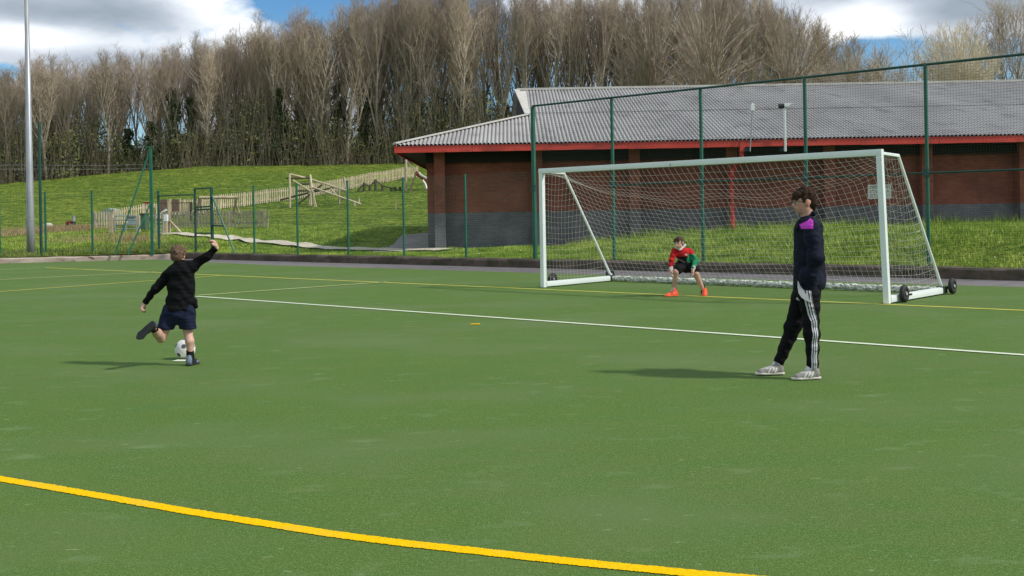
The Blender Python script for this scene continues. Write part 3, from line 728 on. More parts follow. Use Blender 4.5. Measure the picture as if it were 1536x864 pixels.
for s_ in (-1, 1):
    x = s_ * HL
    mb = MB(); rbox(mb, (x, .05, .075), (x, DB, .075), .11, .11); gb(mb, 'side_base_bar', M['white_paint'])
    mb = MB(); rbox(mb, (x, .05, Hh - .01), (x, DT, Hh - .03), .05, .05); mb.tube([(x, DT, Hh - .03), (x, DB, .10)], .026, 8); gb(mb, 'net_stay', M['white_paint'])
    # wheels outside the base bar
    for yy in (.42, DB + .13):
        wx = x + s_ * (.11 if yy < 1 else .13)
        w = MB(); prof = [(-.035, .06), (-.040, .10), (-.026, .135), (0, .142), (.026, .135), (.040, .10), (.035, .06)]
        n = 24; o = 0
        for j in range(n):
            t = 2 * math.pi * j / n
            for (ax, rr) in prof: w.v.append((wx + ax, yy + rr * math.cos(t), .145 + rr * math.sin(t)))
        k = len(prof)
        for j in range(n):
            for q in range(k):
                w.f.append((j * k + q, ((j + 1) % n) * k + q, ((j + 1) % n) * k + (q + 1) % k, j * k + (q + 1) % k)); w.m.append(0)
        wh = MB(); wh.tube([(wx - .03, yy, .145), (wx + .03, yy, .145)], .062, 14); 
        wheel = w.build('tyre', M['rubber'], None, True)
        we = empty('wheel', (0, 0, 0)); we.parent = goal; wheel.parent = we
        r_ = wh.build('rim', M['rubber'], we, True)
        hb = MB(); hb.tube([(wx - .045, yy, .145), (wx + .045, yy, .145)], .028, 10); hb.build('hub', M['rim'], we)
        if yy > 1:
            br_ = MB(); br_.beam((x, DB - .05, .09), (wx, yy, .14), .05, .04); br_.build('axle_bracket', M['rubber'], we)
        else:
            br_ = MB(); br_.beam((x - s_ * .03, yy, .10), (wx, yy, .14), .05, .04); br_.build('axle_bracket', M['rubber'], we)
    mb = MB(); mb.box((x - .065, DB - .10, .02), (x + .065, DB + .06, .14)); gb(mb, 'corner_joint', M['rubber'])
mb = MB(); mb.box((HL + .056, .75, .09), (HL + .062, .85, .12)); gb(mb, 'grip_slot', M['rubber'])
# rear base bar with the net rolled round it
mb = MB(); rng = random.Random(2); n = 10; k = 130; vs = []
for i in range(k + 1):
    x = -HL + .06 + (2 * HL - .12) * i / k
    for j in range(n):
        t = 2 * math.pi * j / n; rr = .058 + rng.uniform(-.010, .014)
        vs.append((x, DB + rr * math.cos(t) * 1.05, .072 + rr * math.sin(t)))
mb.add(vs, [(i * n + j, i * n + (j + 1) % n, (i + 1) * n + (j + 1) % n, (i + 1) * n + j) for i in range(k) for j in range(n)])
gb(mb, 'rear_base_bar', M['net_roll'])
# net
net = MB(); nr_ = .0019
def strand(pts, r=nr_): 
    net.tube(pts, r, 3, cap=False)
def g_(s): 
    q = abs(2 * s - 1); return max(0, 1 - q ** 3.2)
def npt(s, t):
    """s along the goal 0..1, t 0..1 from crossbar over the top and down the back"""
    x = -HL + 2 * HL * s; g = g_(s); lump = .04 * math.sin(x * 3.1 + 1) * g
    yk = DT + .22 * g; zk = Hh - .05 - .66 * g + lump
    top = yk / (yk + 2.7) ; top = .27
    if t < top:
        f = t / top; y = yk * f; z = (Hh - .06) + (zk - Hh + .06) * f - .10 * g * math.sin(math.pi * f)
    else:
        f = (t - top) / (1 - top); y = yk + (DB - yk) * (f ** (1 + .10 * g)); z = zk + (.13 - zk) * f
        y += .05 * g * math.sin(math.pi * f) ; z -= .02 * math.sin(x * 1.7 + f * 4) * g
    return Vector((x + .035 * math.sin(x * 2.3 + t * 5) * g, y, z))
NS = int(GLEN / .125); NT = 27
for i in range(NS + 1):
    strand([npt(i / NS, j / NT) for j in range(NT + 1)])
for j in range(NT + 1):
    strand([npt(i / (NS), j / NT) for i in range(NS + 1)])
for s_ in (-1, 1):
    x = s_ * HL
    def yb(z): return DT + (DB - DT) * (Hh - .03 - z) / (Hh - .13)
    def bow(y, z): return x + s_ * .07 * math.sin(math.pi * min(1, z / 2.4)) * math.sin(math.pi * min(1, y / yb(z)))
    nz = 19
    for k in range(nz + 1):
        z = .12 + (Hh - .22) * k / nz; Y = yb(z); pts = []
        for q in range(9):
            y = Y * q / 8; pts.append((bow(y, z), y, z - .06 * math.sin(math.pi * q / 8) * (1 if 0 < k < nz else 0)))
        strand(pts)
    yv = .11
    while yv < DB - .1:
        zt_ = Hh - .04 if yv < DT else Hh - .03 - (yv - DT) / (DB - DT) * (Hh - .13)
        pts = [(bow(yv, z), yv, z) for z in np.linspace(.10, zt_, 10)]
        strand(pts); yv += .115
gb(net, 'net', M['white_net'])
# the frame is slightly racked: its right-hand end leans inwards
def rack(o):
    for ch in o.children:
        if ch.type == 'MESH':
            for v in ch.data.vertices: v.co.x -= .085 * (v.co.z / 2.44) * max(0, (v.co.x + HL) / (2 * HL))
        rack(ch)
rack(goal)

# ================================================================== PLAY AREA
def log_(root, p, q, r, name, m='timber'):
    mb = MB(); mb.tube([p, q], r, 8); return inframe(root, mb, name, M[m])
# climbing frame of logs
cy = GT(445, 312).y
def C(px, py, dy=0): return D(px, py, cy + dy)
cf = empty('climbing_frame', Vector((C(470, 310).x, cy, terr(C(470, 310).x, cy))))
tag(cf, 'climbing frame of crossed wooden logs on the grass in front of the hillside fence', 'play equipment')
print('climb depth', cy)
def foot(p): return Vector((p.x, p.y, terr(p.x, p.y) - .15))
for (px, pt, dy) in ((434.2, 260.5, 0), (465.5, 263, 1.0), (469.5, 287, 0), (463.5, 285, 2.2), (508.5, 283, 2.5), (532, 303, 0), (538, 297, 1.6)):
    a = C(px, pt, dy); b = foot(a)
    if px == 469.5: b = foot(C(472, 315, 0))
    log_(cf, a, b, .085, 'post', 'timber' if px not in (508.5,) else 'timber_grey')
for (a, b, m) in ((C(435, 261), C(463, 268, 1.0), 'timber'), (C(430, 267.4), C(465, 266.8, 1), 'timber_dark'), (C(439.5, 270.5), C(466, 287), 'timber'),
                  (C(466.5, 269, 1), C(521, 286.5, .6), 'timber'), (C(469.5, 281), C(542, 306.5), 'timber'), (C(467, 283), C(475.5, 315), 'timber'), (C(465.5, 263, 1), C(468, 283), 'timber'),
                  (C(446, 307, 1.8), C(483, 277, 1.8), 'timber_dark'), (C(420, 300, 2.2), C(464, 289, 2.2), 'timber_dark'), (C(464, 289, 2.2), C(500, 281.5, 2.3), 'timber_dark'),
                  (C(495, 282, 2.4), C(506, 294, 1.2), 'timber'), (C(446, 275.8, 2), C(466, 276, 2), 'timber_dark'), (C(444, 286.3, 2), C(466, 286, 2), 'timber_dark'), (C(516, 266, 2), C(521, 297, 1.2), 'timber_grey')):
    log_(cf, a, b, .075, 'log_beam', m)
# balance trail
bt0 = GT(568, 286); bt = empty('balance_trail', bt0); tag(bt, 'low dark wooden balance beams on short stumps in the grass near the hall', 'play equipment')
prev = None
for (px, py, h) in ((538, 288, .25), (546.5, 287, .75), (555, 287.5, .45), (563.5, 286.5, .95), (574, 286, .55), (587, 284, .35), (593, 283, .35), (600, 283, .3)):
    p = D(px, py, bt0.y); p.z = terr(p.x, p.y); q = p + Vector((0, 0, h))
    log_(bt, p - Vector((0, 0, .1)), q, .12, 'stump', 'timber_dark')
    if prev and h > .3: log_(bt, prev, q - Vector((0, 0, .08)), .06, 'beam', 'timber_dark')
    prev = q - Vector((0, 0, .06))
# picket fences
def picket(path, h, name_label, m='timber', bay=2.4, dens=.21, front=True):
    P = [Vector(p) for p in path]
    root = empty('picket_fence', (P[0].x, P[0].y, terr(P[0].x, P[0].y))); tag(root, name_label, 'fence')
    for i in range(len(P) - 1):
        a, b = P[i], P[i + 1]; L = (b - a).xy.length; nb = max(1, round(L / bay)); u = (b - a) / L; u.z = 0
        for k in range(nb):
            p = a + (b - a) * (k / nb); q = a + (b - a) * ((k + 1) / nb)
            p = Vector((p.x, p.y, terr(p.x, p.y))); q = Vector((q.x, q.y, terr(q.x, q.y)))
            mb = MB(); mb.beam(p - Vector((0, 0, .1)), p + Vector((0, 0, h + .06)), .10, .10, up=(u.x, u.y, 0)); inframe(root, mb, 'post', M['timber_grey'])
            mb = MB(); l2 = (q - p).xy.length; ns = max(2, int(l2 / dens)); nn = Vector((-u.y, u.x, 0))
            if nn.y > 0: nn = -nn
            for z in (.28, h - .2): mb.beam(p + Vector((0, 0, z)), q + Vector((0, 0, z)), .04, .09)
            for s_ in range(ns):
                c = p + (q - p) * ((s_ + .5) / ns) + nn * .045 + Vector((0, 0, .05)); w = .048; tz = Vector((0, 0, 1))
                vs = []
                for o_ in (Vector((0, 0, 0)), nn * .02):
                    vs += [c + o_ - u * w, c + o_ + u * w, c + o_ + u * w + tz * (h - .08), c + o_ + tz * (h), c + o_ - u * w + tz * (h - .08)]
                mb.add(vs, [(0, 1, 2, 3, 4), (9, 8, 7, 6, 5), (0, 5, 6, 1), (1, 6, 7, 2), (2, 7, 8, 3), (3, 8, 9, 4), (4, 9, 5, 0)])
            inframe(root, mb, 'picket_panel', M[m])
    p = P[-1]; z = terr(p.x, p.y); mb = MB(); mb.beam((p.x, p.y, z - .1), (p.x, p.y, z + h + .06), .1, .1); inframe(root, mb, 'post', M['timber_grey'])
    return root
up = [GT(170, 340), GT(215, 331), GT(330, 314), GT(400, 305), GT(470, 295), GT(555, 277), GT(627, 266.5)]
print('upper fence', [(round(p.x, 1), round(p.y, 1), round(p.z, 1)) for p in up])
picket(up, 1.08, 'pale wooden picket fence climbing the hillside towards the hall roof corner', 'timber')
lo = [GT(246, 345), GT(398, 341.5)]
print('lower', lo)
picket(lo, 1.0, 'weathered wooden picket fence in front of the wooden swing frame', 'timber_grey', dens=.17)
lo2 = [GT(142, 343.5), GT(169, 343)]
picket([lo2[0], lo2[1], ], 1.0, 'short dark picket fence length left of the tubular metal gate', 'timber_grey', dens=.17)
# metal field gate
def tube_gate(px0, px1, pyt, pyb, label, n=5):
    b0 = GT(px0, pyb); y = b0.y
    a, b = D(px0, pyb, y), D(px1, pyb, y); zt_ = D(px0, pyt, y).z
    root = empty('metal_gate', b0); tag(root, label, 'gate')
    for (x) in (a.x, (a.x + b.x) / 2, b.x):
        mb = MB(); mb.tube([(x, y, a.z), (x, y, zt_)], .035, 8); inframe(root, mb, 'upright', M['galv'])
    for k in range(n):
        z = a.z + (zt_ - a.z) * (k / (n - 1)); mb = MB(); mb.tube([(a.x, y, z), (b.x, y, z)], .03, 8); inframe(root, mb, 'rail', M['galv'])
    return root, a, b, zt_
tube_gate(173, 205, 324, 350, 'grey tubular metal gate left of the tall corner post')
tube_gate(234, 245, 322, 352, 'narrow grey tubular metal gate between corner post and gate frame', 6)
for (px, pt, pb, lab) in ((167.5, 322, 350, 'thick wooden gate post at the left end of the metal gate'), (207.5, 323, 348, 'thick wooden gate post at the right end of the metal gate'),
                     (248.5, 322, 352, 'pale capped wooden post beside the narrow metal gate'), (254, 299, 351, 'thin tall wooden post with a slanting prop right of the narrow metal gate')):
    b = GT(px, pb); root = empty('wooden_post', b); tag(root, lab, 'post'); zt_ = D(px, pt, b.y).z
    w = .11 if 'thin' in lab else .19
    mb = MB(); mb.beam(b - Vector((0, 0, .1)), (b.x, b.y, zt_), w, w); inframe(root, mb, 'post', M['timber'])
    if 'capped' in lab:
        mb = MB(); mb.beam((b.x, b.y, zt_ - .35), (b.x, b.y, zt_ + .02), w + .05, w + .05); inframe(root, mb, 'cap', M['white_paint'])
    if 'thin' in lab:
        mb = MB(); mb.beam((b.x, b.y, D(px, 330, b.y).z), D(273, 350.5, b.y - .5), .08, .08); inframe(root, mb, 'prop', M['timber'])
# swing frame
s0 = GT(330, 331); sy = s0.y
def S(px, py, dy=0): return D(px, py, sy + dy)
sw = empty('swing_frame', s0); tag(sw, 'wooden swing frame with a pale top beam and splayed legs behind the picket fence', 'play equipment')
log_(sw, S(299, 296.5), S(356, 296.3), .10, 'top_beam', 'timber')
for (a, b) in (((299, 297), (294, 331, -1)), ((299, 297), (306, 331, 1.2)), ((355.5, 297), (346, 334, -1)), ((353.5, 305), (362, 326, 1.2))):
    q = S(b[0], b[1], b[2]); q.z = min(q.z, terr(q.x, q.y)); log_(sw, S(*a), q, .075, 'leg', 'timber' if b[2] > 0 else 'timber_dark')
for px in (318, 325, 337, 343): 
    mb = MB(); mb.tube([S(px, 297), S(px + 1, 322)], .012, 4); inframe(sw, mb, 'chain', M['galv'])
for px in (318, 337):
    mb = MB(); mb.beam(S(px, 322), S(px + 7, 322), .2, .05); inframe(sw, mb, 'swing_seat', M['rubber'])
# play hut with dark beam and coloured panels behind the gate
h0 = GT(262, 335); hy = h0.y + 2
def Hp(px, py, dy=0): return D(px, py, hy + dy)
hut = empty('play_hut', Hp(262, 335)); tag(hut, 'open wooden play hut with reddish brown boards and dark lintel behind the gate frame', 'play equipment')
def plate(root, x0, x1, y0, y1, m, name, dy=0, th=.06):
    a = Hp(x0, y1, dy); b = Hp(x1, y0, dy); mb = MB(); mb.box((a.x, a.y, a.z), (b.x, a.y + th, b.z)); return inframe(root, mb, name, M[m])
M['hut_board'] = mat('hut_board', (.17, .10, .085), (.24, .15, .12), 5, rough=.9)
def slats(root, x0, x1, y0, y1, n, m, name, dy=0, fill=.78):
    mb = MB()
    for i in range(n):
        a = Hp(x0 + (x1 - x0) * i / n, y1, dy); b = Hp(x0 + (x1 - x0) * (i + fill) / n, y0, dy); mb.box((a.x, a.y, a.z), (b.x, a.y + .04, b.z + (.04 if i % 2 else 0)))
    return inframe(root, mb, name, M[m])
slats(hut, 240, 270, 300, 319, 10, 'hut_board', 'back_boards', .8)
slats(hut, 270, 286, 304, 324, 5, 'timber', 'side_boards', .8, .55)
plate(hut, 240, 287.5, 303.3, 305.5, 'timber_dark', 'lintel', 0, .15); plate(hut, 285, 288, 303, 344, 'timber_dark', 'hut_post', 0, .15); plate(hut, 254.5, 256, 298, 332, 'timber', 'hut_post', .4, .12); plate(hut, 269, 270.3, 297, 332, 'timber', 'hut_post', .4, .12)
mb = MB(); mb.beam(Hp(256, 319.5, -.2), Hp(284, 315.5, -.2), .1, .10); inframe(hut, mb, 'hand_rail', M['timber'])
mb = MB(); mb.beam(Hp(243, 319, -.4), Hp(250, 314.5, -.4), .12, .14); inframe(hut, mb, 'hand_rail', M['white_paint'])
pp = empty('play_board', Hp(220, 335, .5)); tag(pp, 'dark red wooden play panel with a pale round cut-out left of the corner post', 'play equipment')
plate(pp, 217, 224.5, 302.5, 313.5, 'play_red', 'panel', .5); plate(pp, 218.8, 223, 307, 318, 'timber', 'inlay', .44, .04); plate(pp, 216, 217, 303, 345, 'timber_dark', 'leg', .5); plate(pp, 224.5, 225.5, 303, 345, 'timber_dark', 'leg', .5)
gb_ = empty('storage_box', GT(214, 345)); tag(gb_, 'dark green cabinet behind the right wooden gate post', 'cabinet')
hyb = hy; hy = GT(214, 345).y
plate(gb_, 209.5, 217, 321, 345, 'play_green', 'body', 0, .7); plate(gb_, 209, 217.5, 319.8, 321.2, 'timber_dark', 'lid', -.05, .8)
ub = empty('storage_box', Hp(196, 337, 2)); tag(ub, 'pale blue-grey box seen through the metal gate', 'cabinet')
M['box_blue'] = mat('box_blue', (.25, .31, .33), (.30, .37, .38), 3)
plate(ub, 191.5, 203, 325, 338, 'box_blue', 'body', 2.2, .6); plate(ub, 191, 203.5, 324.3, 325.3, 'galv', 'lid', 2.15, .7)
hy = GT(165, 333).y + 2
ch = empty('play_mound_cover', Hp(160, 318)); tag(ch, 'low pale green rounded cover showing above the dark picket fence', 'cover')
M['cover_green'] = mat('cover_green', (.20, .28, .20), (.27, .35, .26), 3)
a, b = Hp(151, 322), Hp(171, 322); mb = MB(); n = 10; vs = []
for i in range(n + 1):
    x = a.x + (b.x - a.x) * i / n; zt_ = a.z + .45 * math.sin(math.pi * (.1 + .8 * i / n)); vs += [(x, a.y, a.z - 1.0), (x, a.y, zt_), (x, a.y + 1.5, zt_), (x, a.y + 1.5, a.z - 1.0)]
mb.add(vs, [(4 * i + k, 4 * i + (k + 1) % 4, 4 * i + 4 + (k + 1) % 4, 4 * i + 4 + k) for i in range(n) for k in range(4)] + [(0, 1, 2, 3), tuple(4 * n + k for k in (3, 2, 1, 0))]); inframe(ch, mb, 'shell', M['cover_green'])
# timber tower with slide by the hall corner
tw0 = GT(609, 285); ty = tw0.y
def T(px, py, dy=0): return D(px, py, ty + dy)
sl = empty('slide_tower', T(620, 285)); tag(sl, 'wooden slide tower with a pale chute half hidden behind the hall corner', 'play equipment')
log_(sl, T(609, 239.5), foot(T(609, 285)), .11, 'tower_post'); log_(sl, T(624.5, 258), foot(T(613, 294, -2)), .07, 'leg', 'timber_dark')
log_(sl, T(610, 241), T(622, 256), .035, 'rope', 'timber_grey')
mb = MB(); mb.beam(T(623, 259), T(645, 274), .5, .35); inframe(sl, mb, 'platform', M['play_red'])
mb = MB(); P_ = [T(628, 258.5, -.4), T(631, 262.5, -.4), T(640, 267.5, -.4)]; mb.tube(P_, .12, 6); mb.tube([T(634, 270.5, -.5), T(638, 277, -.6), T(640, 284, -.8)], .12, 6); inframe(sl, mb, 'chute', M['slide'])
# single thin posts in the grass
for (px, pt, pb, lab) in ((594, 299, 316, 'thin leaning wooden stake alone in the grass right of the climbing frame'), (402.5, 317, 342, 'thin pale stake at the right end of the weathered picket fence')):
    b = GT(px - 1, pb); root = empty('wooden_stake', b); tag(root, lab, 'stake'); mb = MB(); mb.beam(b - Vector((0, 0, .1)), D(px + 1, pt, b.y), .06, .06); inframe(root, mb, 'shaft', M['timber'])
# things on the rough ground at the left
q = GT(72, 342); ho = empty('upturned_tub', q); tag(ho, 'white upturned tub lying in dry grass near the mast', 'tub')
y = q.y; a = D(65, 341, y); b = D(79, 338, y); mb = MB(); n = 12
cx_, rx = (a.x + b.x) / 2, (b.x - a.x) / 2; rings = [(1, 0), (1, .12), (.88, .22), (.6, .27), (.01, .28)]; vs = []
for (k, z) in rings:
    for j in range(n): t_ = 2 * math.pi * j / n; vs.append((cx_ + rx * k * math.cos(t_), y + rx * .8 * k * math.sin(t_), a.z + z))
mb.add(vs, [(i * n + j, i * n + (j + 1) % n, (i + 1) * n + (j + 1) % n, (i + 1) * n + j) for i in range(4) for j in range(n)]); inframe(ho, mb, 'shell', M['slide'], True)
q = GT(105, 341); mw = empty('garden_mower', q); tag(mw, 'small dark red machine parked in dry grass by a silver bollard', 'mower'); y = q.y
def Y_(px, py, dy=0): return D(px, py, y + dy)
mb = MB(); mb.beam(Y_(101, 335), Y_(106, 334.5), .5, .22); mb.beam(Y_(103.5, 333), Y_(106, 332.5), .3, .18); inframe(mw, mb, 'body', M['play_red'])
mb = MB(); mb.beam(Y_(106, 335.5), Y_(111.5, 335), .45, .25); inframe(mw, mb, 'engine', M['rubber'])
for px in (101.5, 108.5): mb = MB(); c = Y_(px, 338.5, -.2); mb.tube([(c.x, c.y - .05, c.z), (c.x, c.y + .05, c.z)], .16, 12); inframe(mw, mb, 'wheel', M['rubber'])
mb = MB(); mb.tube([Y_(104, 334, -.2), Y_(105, 340, -.3)], .03, 6); inframe(mw, mb, 'handle', M['red_paint'])
q = GT(110.5, 337); bo = empty('bollard', q); tag(bo, 'short silver bollard behind the dark red machine', 'bollard'); mb = MB(); mb.tube([q - Vector((0, 0, .1)), D(110.5, 323.5, q.y)], .11, 12); inframe(bo, mb, 'tube', M['galv'])
# ================================================================== PEOPLE (signed-distance bodies, polygonised to one continuous mesh each)
def A(p): return np.array([p[0], p[1], p[2]], dtype=np.float32)
def sd_cone(X, Y, Z, a, b, ra, rb, sq=None):
    a = A(a); b = A(b); ba = b - a; L2 = float(ba @ ba) + 1e-9
    px, py, pz = X - a[0], Y - a[1], Z - a[2]
    h = np.clip((px * ba[0] + py * ba[1] + pz * ba[2]) / L2, 0, 1)
    dx, dy, dz = px - h * ba[0], py - h * ba[1], pz - h * ba[2]
    if sq: dx, dy, dz = dx / sq[0], dy / sq[1], dz / sq[2]
    return (np.sqrt(dx * dx + dy * dy + dz * dz) - (ra + (rb - ra) * h)) * (min(sq) if sq else 1)
def sd_ell(X, Y, Z, c, r, rot=None):
    px, py, pz = X - c[0], Y - c[1], Z - c[2]
    if rot is not None:
        m = np.array(rot.transposed() if hasattr(rot, 'transposed') else rot)
        px, py, pz = (m[0, 0] * px + m[0, 1] * py + m[0, 2] * pz, m[1, 0] * px + m[1, 1] * py + m[1, 2] * pz, m[2, 0] * px + m[2, 1] * py + m[2, 2] * pz)
    k0 = np.sqrt((px / r[0]) ** 2 + (py / r[1]) ** 2 + (pz / r[2]) ** 2); k1 = np.sqrt((px / r[0] ** 2) ** 2 + (py / r[1] ** 2) ** 2 + (pz / r[2] ** 2) ** 2) + 1e-9
    return k0 * (k0 - 1) / k1
def smin(a, b, k):
    if k <= 0: return np.minimum(a, b)
    h = np.maximum(k - np.abs(a - b), 0) / k; return np.minimum(a, b) - h * h * k * .25
def surface_nets(f, lo, hi, h):
    xs = [np.arange(lo[i], hi[i] + h, h, dtype=np.float32) for i in range(3)]
    X, Y, Z = np.meshgrid(*xs, indexing='ij'); V = f(X, Y, Z)
    n = V.shape; c = tuple(k - 1 for k in n)
    acc = np.zeros(c + (3,), np.float32); cnt = np.zeros(c, np.float32)
    corners = [(i, j, k) for i in (0, 1) for j in (0, 1) for k in (0, 1)]
    def sub(o): return V[o[0]:o[0] + c[0], o[1]:o[1] + c[1], o[2]:o[2] + c[2]]
    for a in corners:
        for ax in range(3):
            if a[ax] == 0:
                b = list(a); b[ax] = 1; va, vb = sub(a), sub(b); m = (va < 0) != (vb < 0)
                t = np.where(m, va / np.where(m, va - vb, 1), 0)
                for k in range(3): acc[..., k] += np.where(m, a[k] + (t if k == ax else 0), 0)
                cnt += m
    on = cnt > 0; idx = -np.ones(c, np.int64); ii = np.argwhere(on); idx[on] = np.arange(len(ii))
    verts = (ii + acc[on] / cnt[on][:, None]) * h + np.array([x[0] for x in xs])
    faces = []
    for ax in range(3):
        o1, o2 = [(1, 2), (2, 0), (0, 1)][ax]
        a = [slice(None)] * 3; b = [slice(None)] * 3; a[ax] = slice(0, n[ax] - 1); b[ax] = slice(1, n[ax])
        va, vb = V[tuple(a)], V[tuple(b)]; m = (va < 0) != (vb < 0)
        m_in = m.copy()
        for o in (o1, o2):
            s = [slice(None)] * 3; s[o] = 0; m_in[tuple(s)] = False; s[o] = -1; m_in[tuple(s)] = False
        p = np.argwhere(m_in)
        if not len(p): continue
        def cell(d1, d2):
            q = p.copy(); q[:, o1] -= d1; q[:, o2] -= d2; return idx[q[:, 0], q[:, 1], q[:, 2]]
        quad = np.stack([cell(1, 1), cell(0, 1), cell(0, 0), cell(1, 0)], 1)
        flip = ~(va[p[:, 0], p[:, 1], p[:, 2]] < 0); quad[flip] = quad[flip][:, ::-1]; faces.append(quad)
    return verts, np.concatenate(faces)
def shape(prims, k, wob=0.0, wf=(23, 19, 27), ph=0.0):
    def f(X, Y, Z):
        d = None
        for p in prims:
            if p[0] == 'c': q = sd_cone(X, Y, Z, *p[1:])
            elif p[0] == 'e': q = sd_ell(X, Y, Z, *p[1:])
            elif p[0] == 'k':               # change blend radius: handled below
                continue
            elif p[0] == '-': 
                q = sd_cone(X, Y, Z, *p[1:]) ; d = np.maximum(d, -q); continue
            elif p[0] == 'cutz': d = np.maximum(d, (p[1] - Z) if p[2] > 0 else (Z - p[1])); continue
            elif p[0] == 'cut':            # half space: keep the side the normal points away from
                c, n_ = p[1], p[2]; d = np.maximum(d, (X - c[0]) * n_[0] + (Y - c[1]) * n_[1] + (Z - c[2]) * n_[2]); continue
            kk = k
            if isinstance(p[-1], dict): pass
            d = q if d is None else smin(d, q, kk)
        if wob:
            d = d + wob * (np.sin(X * wf[0] + Y * 9 + Z * 13 + ph) * np.sin(Z * wf[2] - X * 23 + ph * 2) + .6 * np.sin(Z * wf[2] * 1.5 + Y * wf[1] + X * 31 + 2 * np.sin(X * 17 + ph) + ph)) 
        return d
    return f
def bounds(prims, pad):
    P_ = []
    for p in prims:
        if p[0] == 'c': 
            s = max(p[6]) if len(p) > 5 and p[-1] is not None and isinstance(p[-1], tuple) and False else 1
            for q, r in ((p[1], p[3]), (p[2], p[4])): P_ += [A(q) - r * 1.35, A(q) + r * 1.35]
        elif p[0] == 'e': P_ += [A(p[1]) - max(p[2]), A(p[1]) + max(p[2])]
    P_ = np.array(P_); return P_.min(0) - pad, P_.max(0) + pad
def body_part(root, name, prims, m, k=.03, h=.006, wob=0.0, colour=None, ph=0.0, wf=(23, 19, 27), attrs=None):
    lo, hi = bounds(prims, .03)
    v, f = surface_nets(shape(prims, k, wob, wf, ph), lo, hi, h)
    me = bpy.data.meshes.new(name)
    org = np.array(root.location)
    me.from_pydata((v - org).tolist(), [], f.tolist()); me.materials.append(m)
    me.polygons.foreach_set('use_smooth', [True] * len(me.polygons))
    if colour is not None:
        ca = me.color_attributes.new('Col', 'FLOAT_COLOR', 'POINT'); c = colour(v).astype(np.float32)
        ca.data.foreach_set('color', np.concatenate([c, np.ones((len(c), 1), np.float32)], 1).ravel())
    if attrs:
        for an, fn in attrs.items():
            at = me.attributes.new(an, 'FLOAT', 'POINT'); at.data.foreach_set('value', fn(v).astype(np.float32))
    me.update()
    o = bpy.data.objects.new(name, me); col.objects.link(o); o.parent = root
    return o
def vcol_mat(name, rough=.7, bump=.0, bscale=200, sss=0, nscale=None, namt=.15, spec=.4, sheen=0):
    m, nt, b = newmat(name); n = nt.nodes; l = nt.links
    at = n.new('ShaderNodeAttribute'); at.attribute_name = 'Col'; cur = at.outputs['Color']
    tc = n.new('ShaderNodeTexCoord')
    if nscale:
        no = n.new('ShaderNodeTexNoise'); no.inputs['Scale'].default_value = nscale; no.inputs['Detail'].default_value = 5; l.new(tc.outputs['Object'], no.inputs['Vector'])
        mr = n.new('ShaderNodeMapRange'); mr.inputs['From Min'].default_value = .3; mr.inputs['From Max'].default_value = .7; mr.inputs['To Min'].default_value = 1 - namt; mr.inputs['To Max'].default_value = 1 + namt; l.new(no.outputs[0], mr.inputs['Value'])
        hs = n.new('ShaderNodeHueSaturation'); l.new(cur, hs.inputs['Color']); l.new(mr.outputs[0], hs.inputs['Value']); cur = hs.outputs[0]
    l.new(cur, b.inputs['Base Color']); b.inputs['Roughness'].default_value = rough; b.inputs['Specular IOR Level'].default_value = spec
    if sheen: b.inputs['Sheen Weight'].default_value = sheen
    if bump:
        nb = n.new('ShaderNodeTexNoise'); nb.inputs['Scale'].default_value = bscale; l.new(tc.outputs['Object'], nb.inputs['Vector'])
        bp = n.new('ShaderNodeBump'); bp.inputs['Strength'].default_value = bump; bp.inputs['Distance'].default_value = .004; l.new(nb.outputs[0], bp.inputs['Height']); l.new(bp.outputs[0], b.inputs['Normal'])
        if name == 'cloth': folds(nt, b, tc, bp)
    return m
def folds(nt, b, tc, prev=None):
    n = nt.nodes; l = nt.links; mp = n.new('ShaderNodeMapping'); mp.inputs['Rotation'].default_value = (.3, .5, .2); mp.inputs['Scale'].default_value = (1, 1, 1.9)
    l.new(tc.outputs['Object'], mp.inputs[0]); nf = n.new('ShaderNodeTexNoise'); nf.inputs['Scale'].default_value = 7; nf.inputs['Detail'].default_value = 3; nf.inputs['Distortion'].default_value = 1.2
    l.new(mp.outputs[0], nf.inputs['Vector']); bf = n.new('ShaderNodeBump'); bf.inputs['Strength'].default_value = .9; bf.inputs['Distance'].default_value = .035; l.new(nf.outputs[0], bf.inputs['Height'])
    if prev: l.new(prev.outputs[0], bf.inputs['Normal'])
    l.new(bf.outputs[0], b.inputs['Normal'])
M['skin'] = vcol_mat('skin', rough=.55, nscale=18, namt=.08, spec=.35)
M['cloth'] = vcol_mat('cloth', rough=.85, bump=.3, bscale=300, nscale=9, namt=.15, spec=.2)
M['shoe'] = vcol_mat('shoe', rough=.6, bump=.3, bscale=200, nscale=30, namt=.12)
M['hair'] = vcol_mat('hair', rough=.8, nscale=60, namt=.45, bump=1.0, bscale=120, spec=.12)
def const(c): return lambda v: np.tile(np.array(c), (len(v), 1))

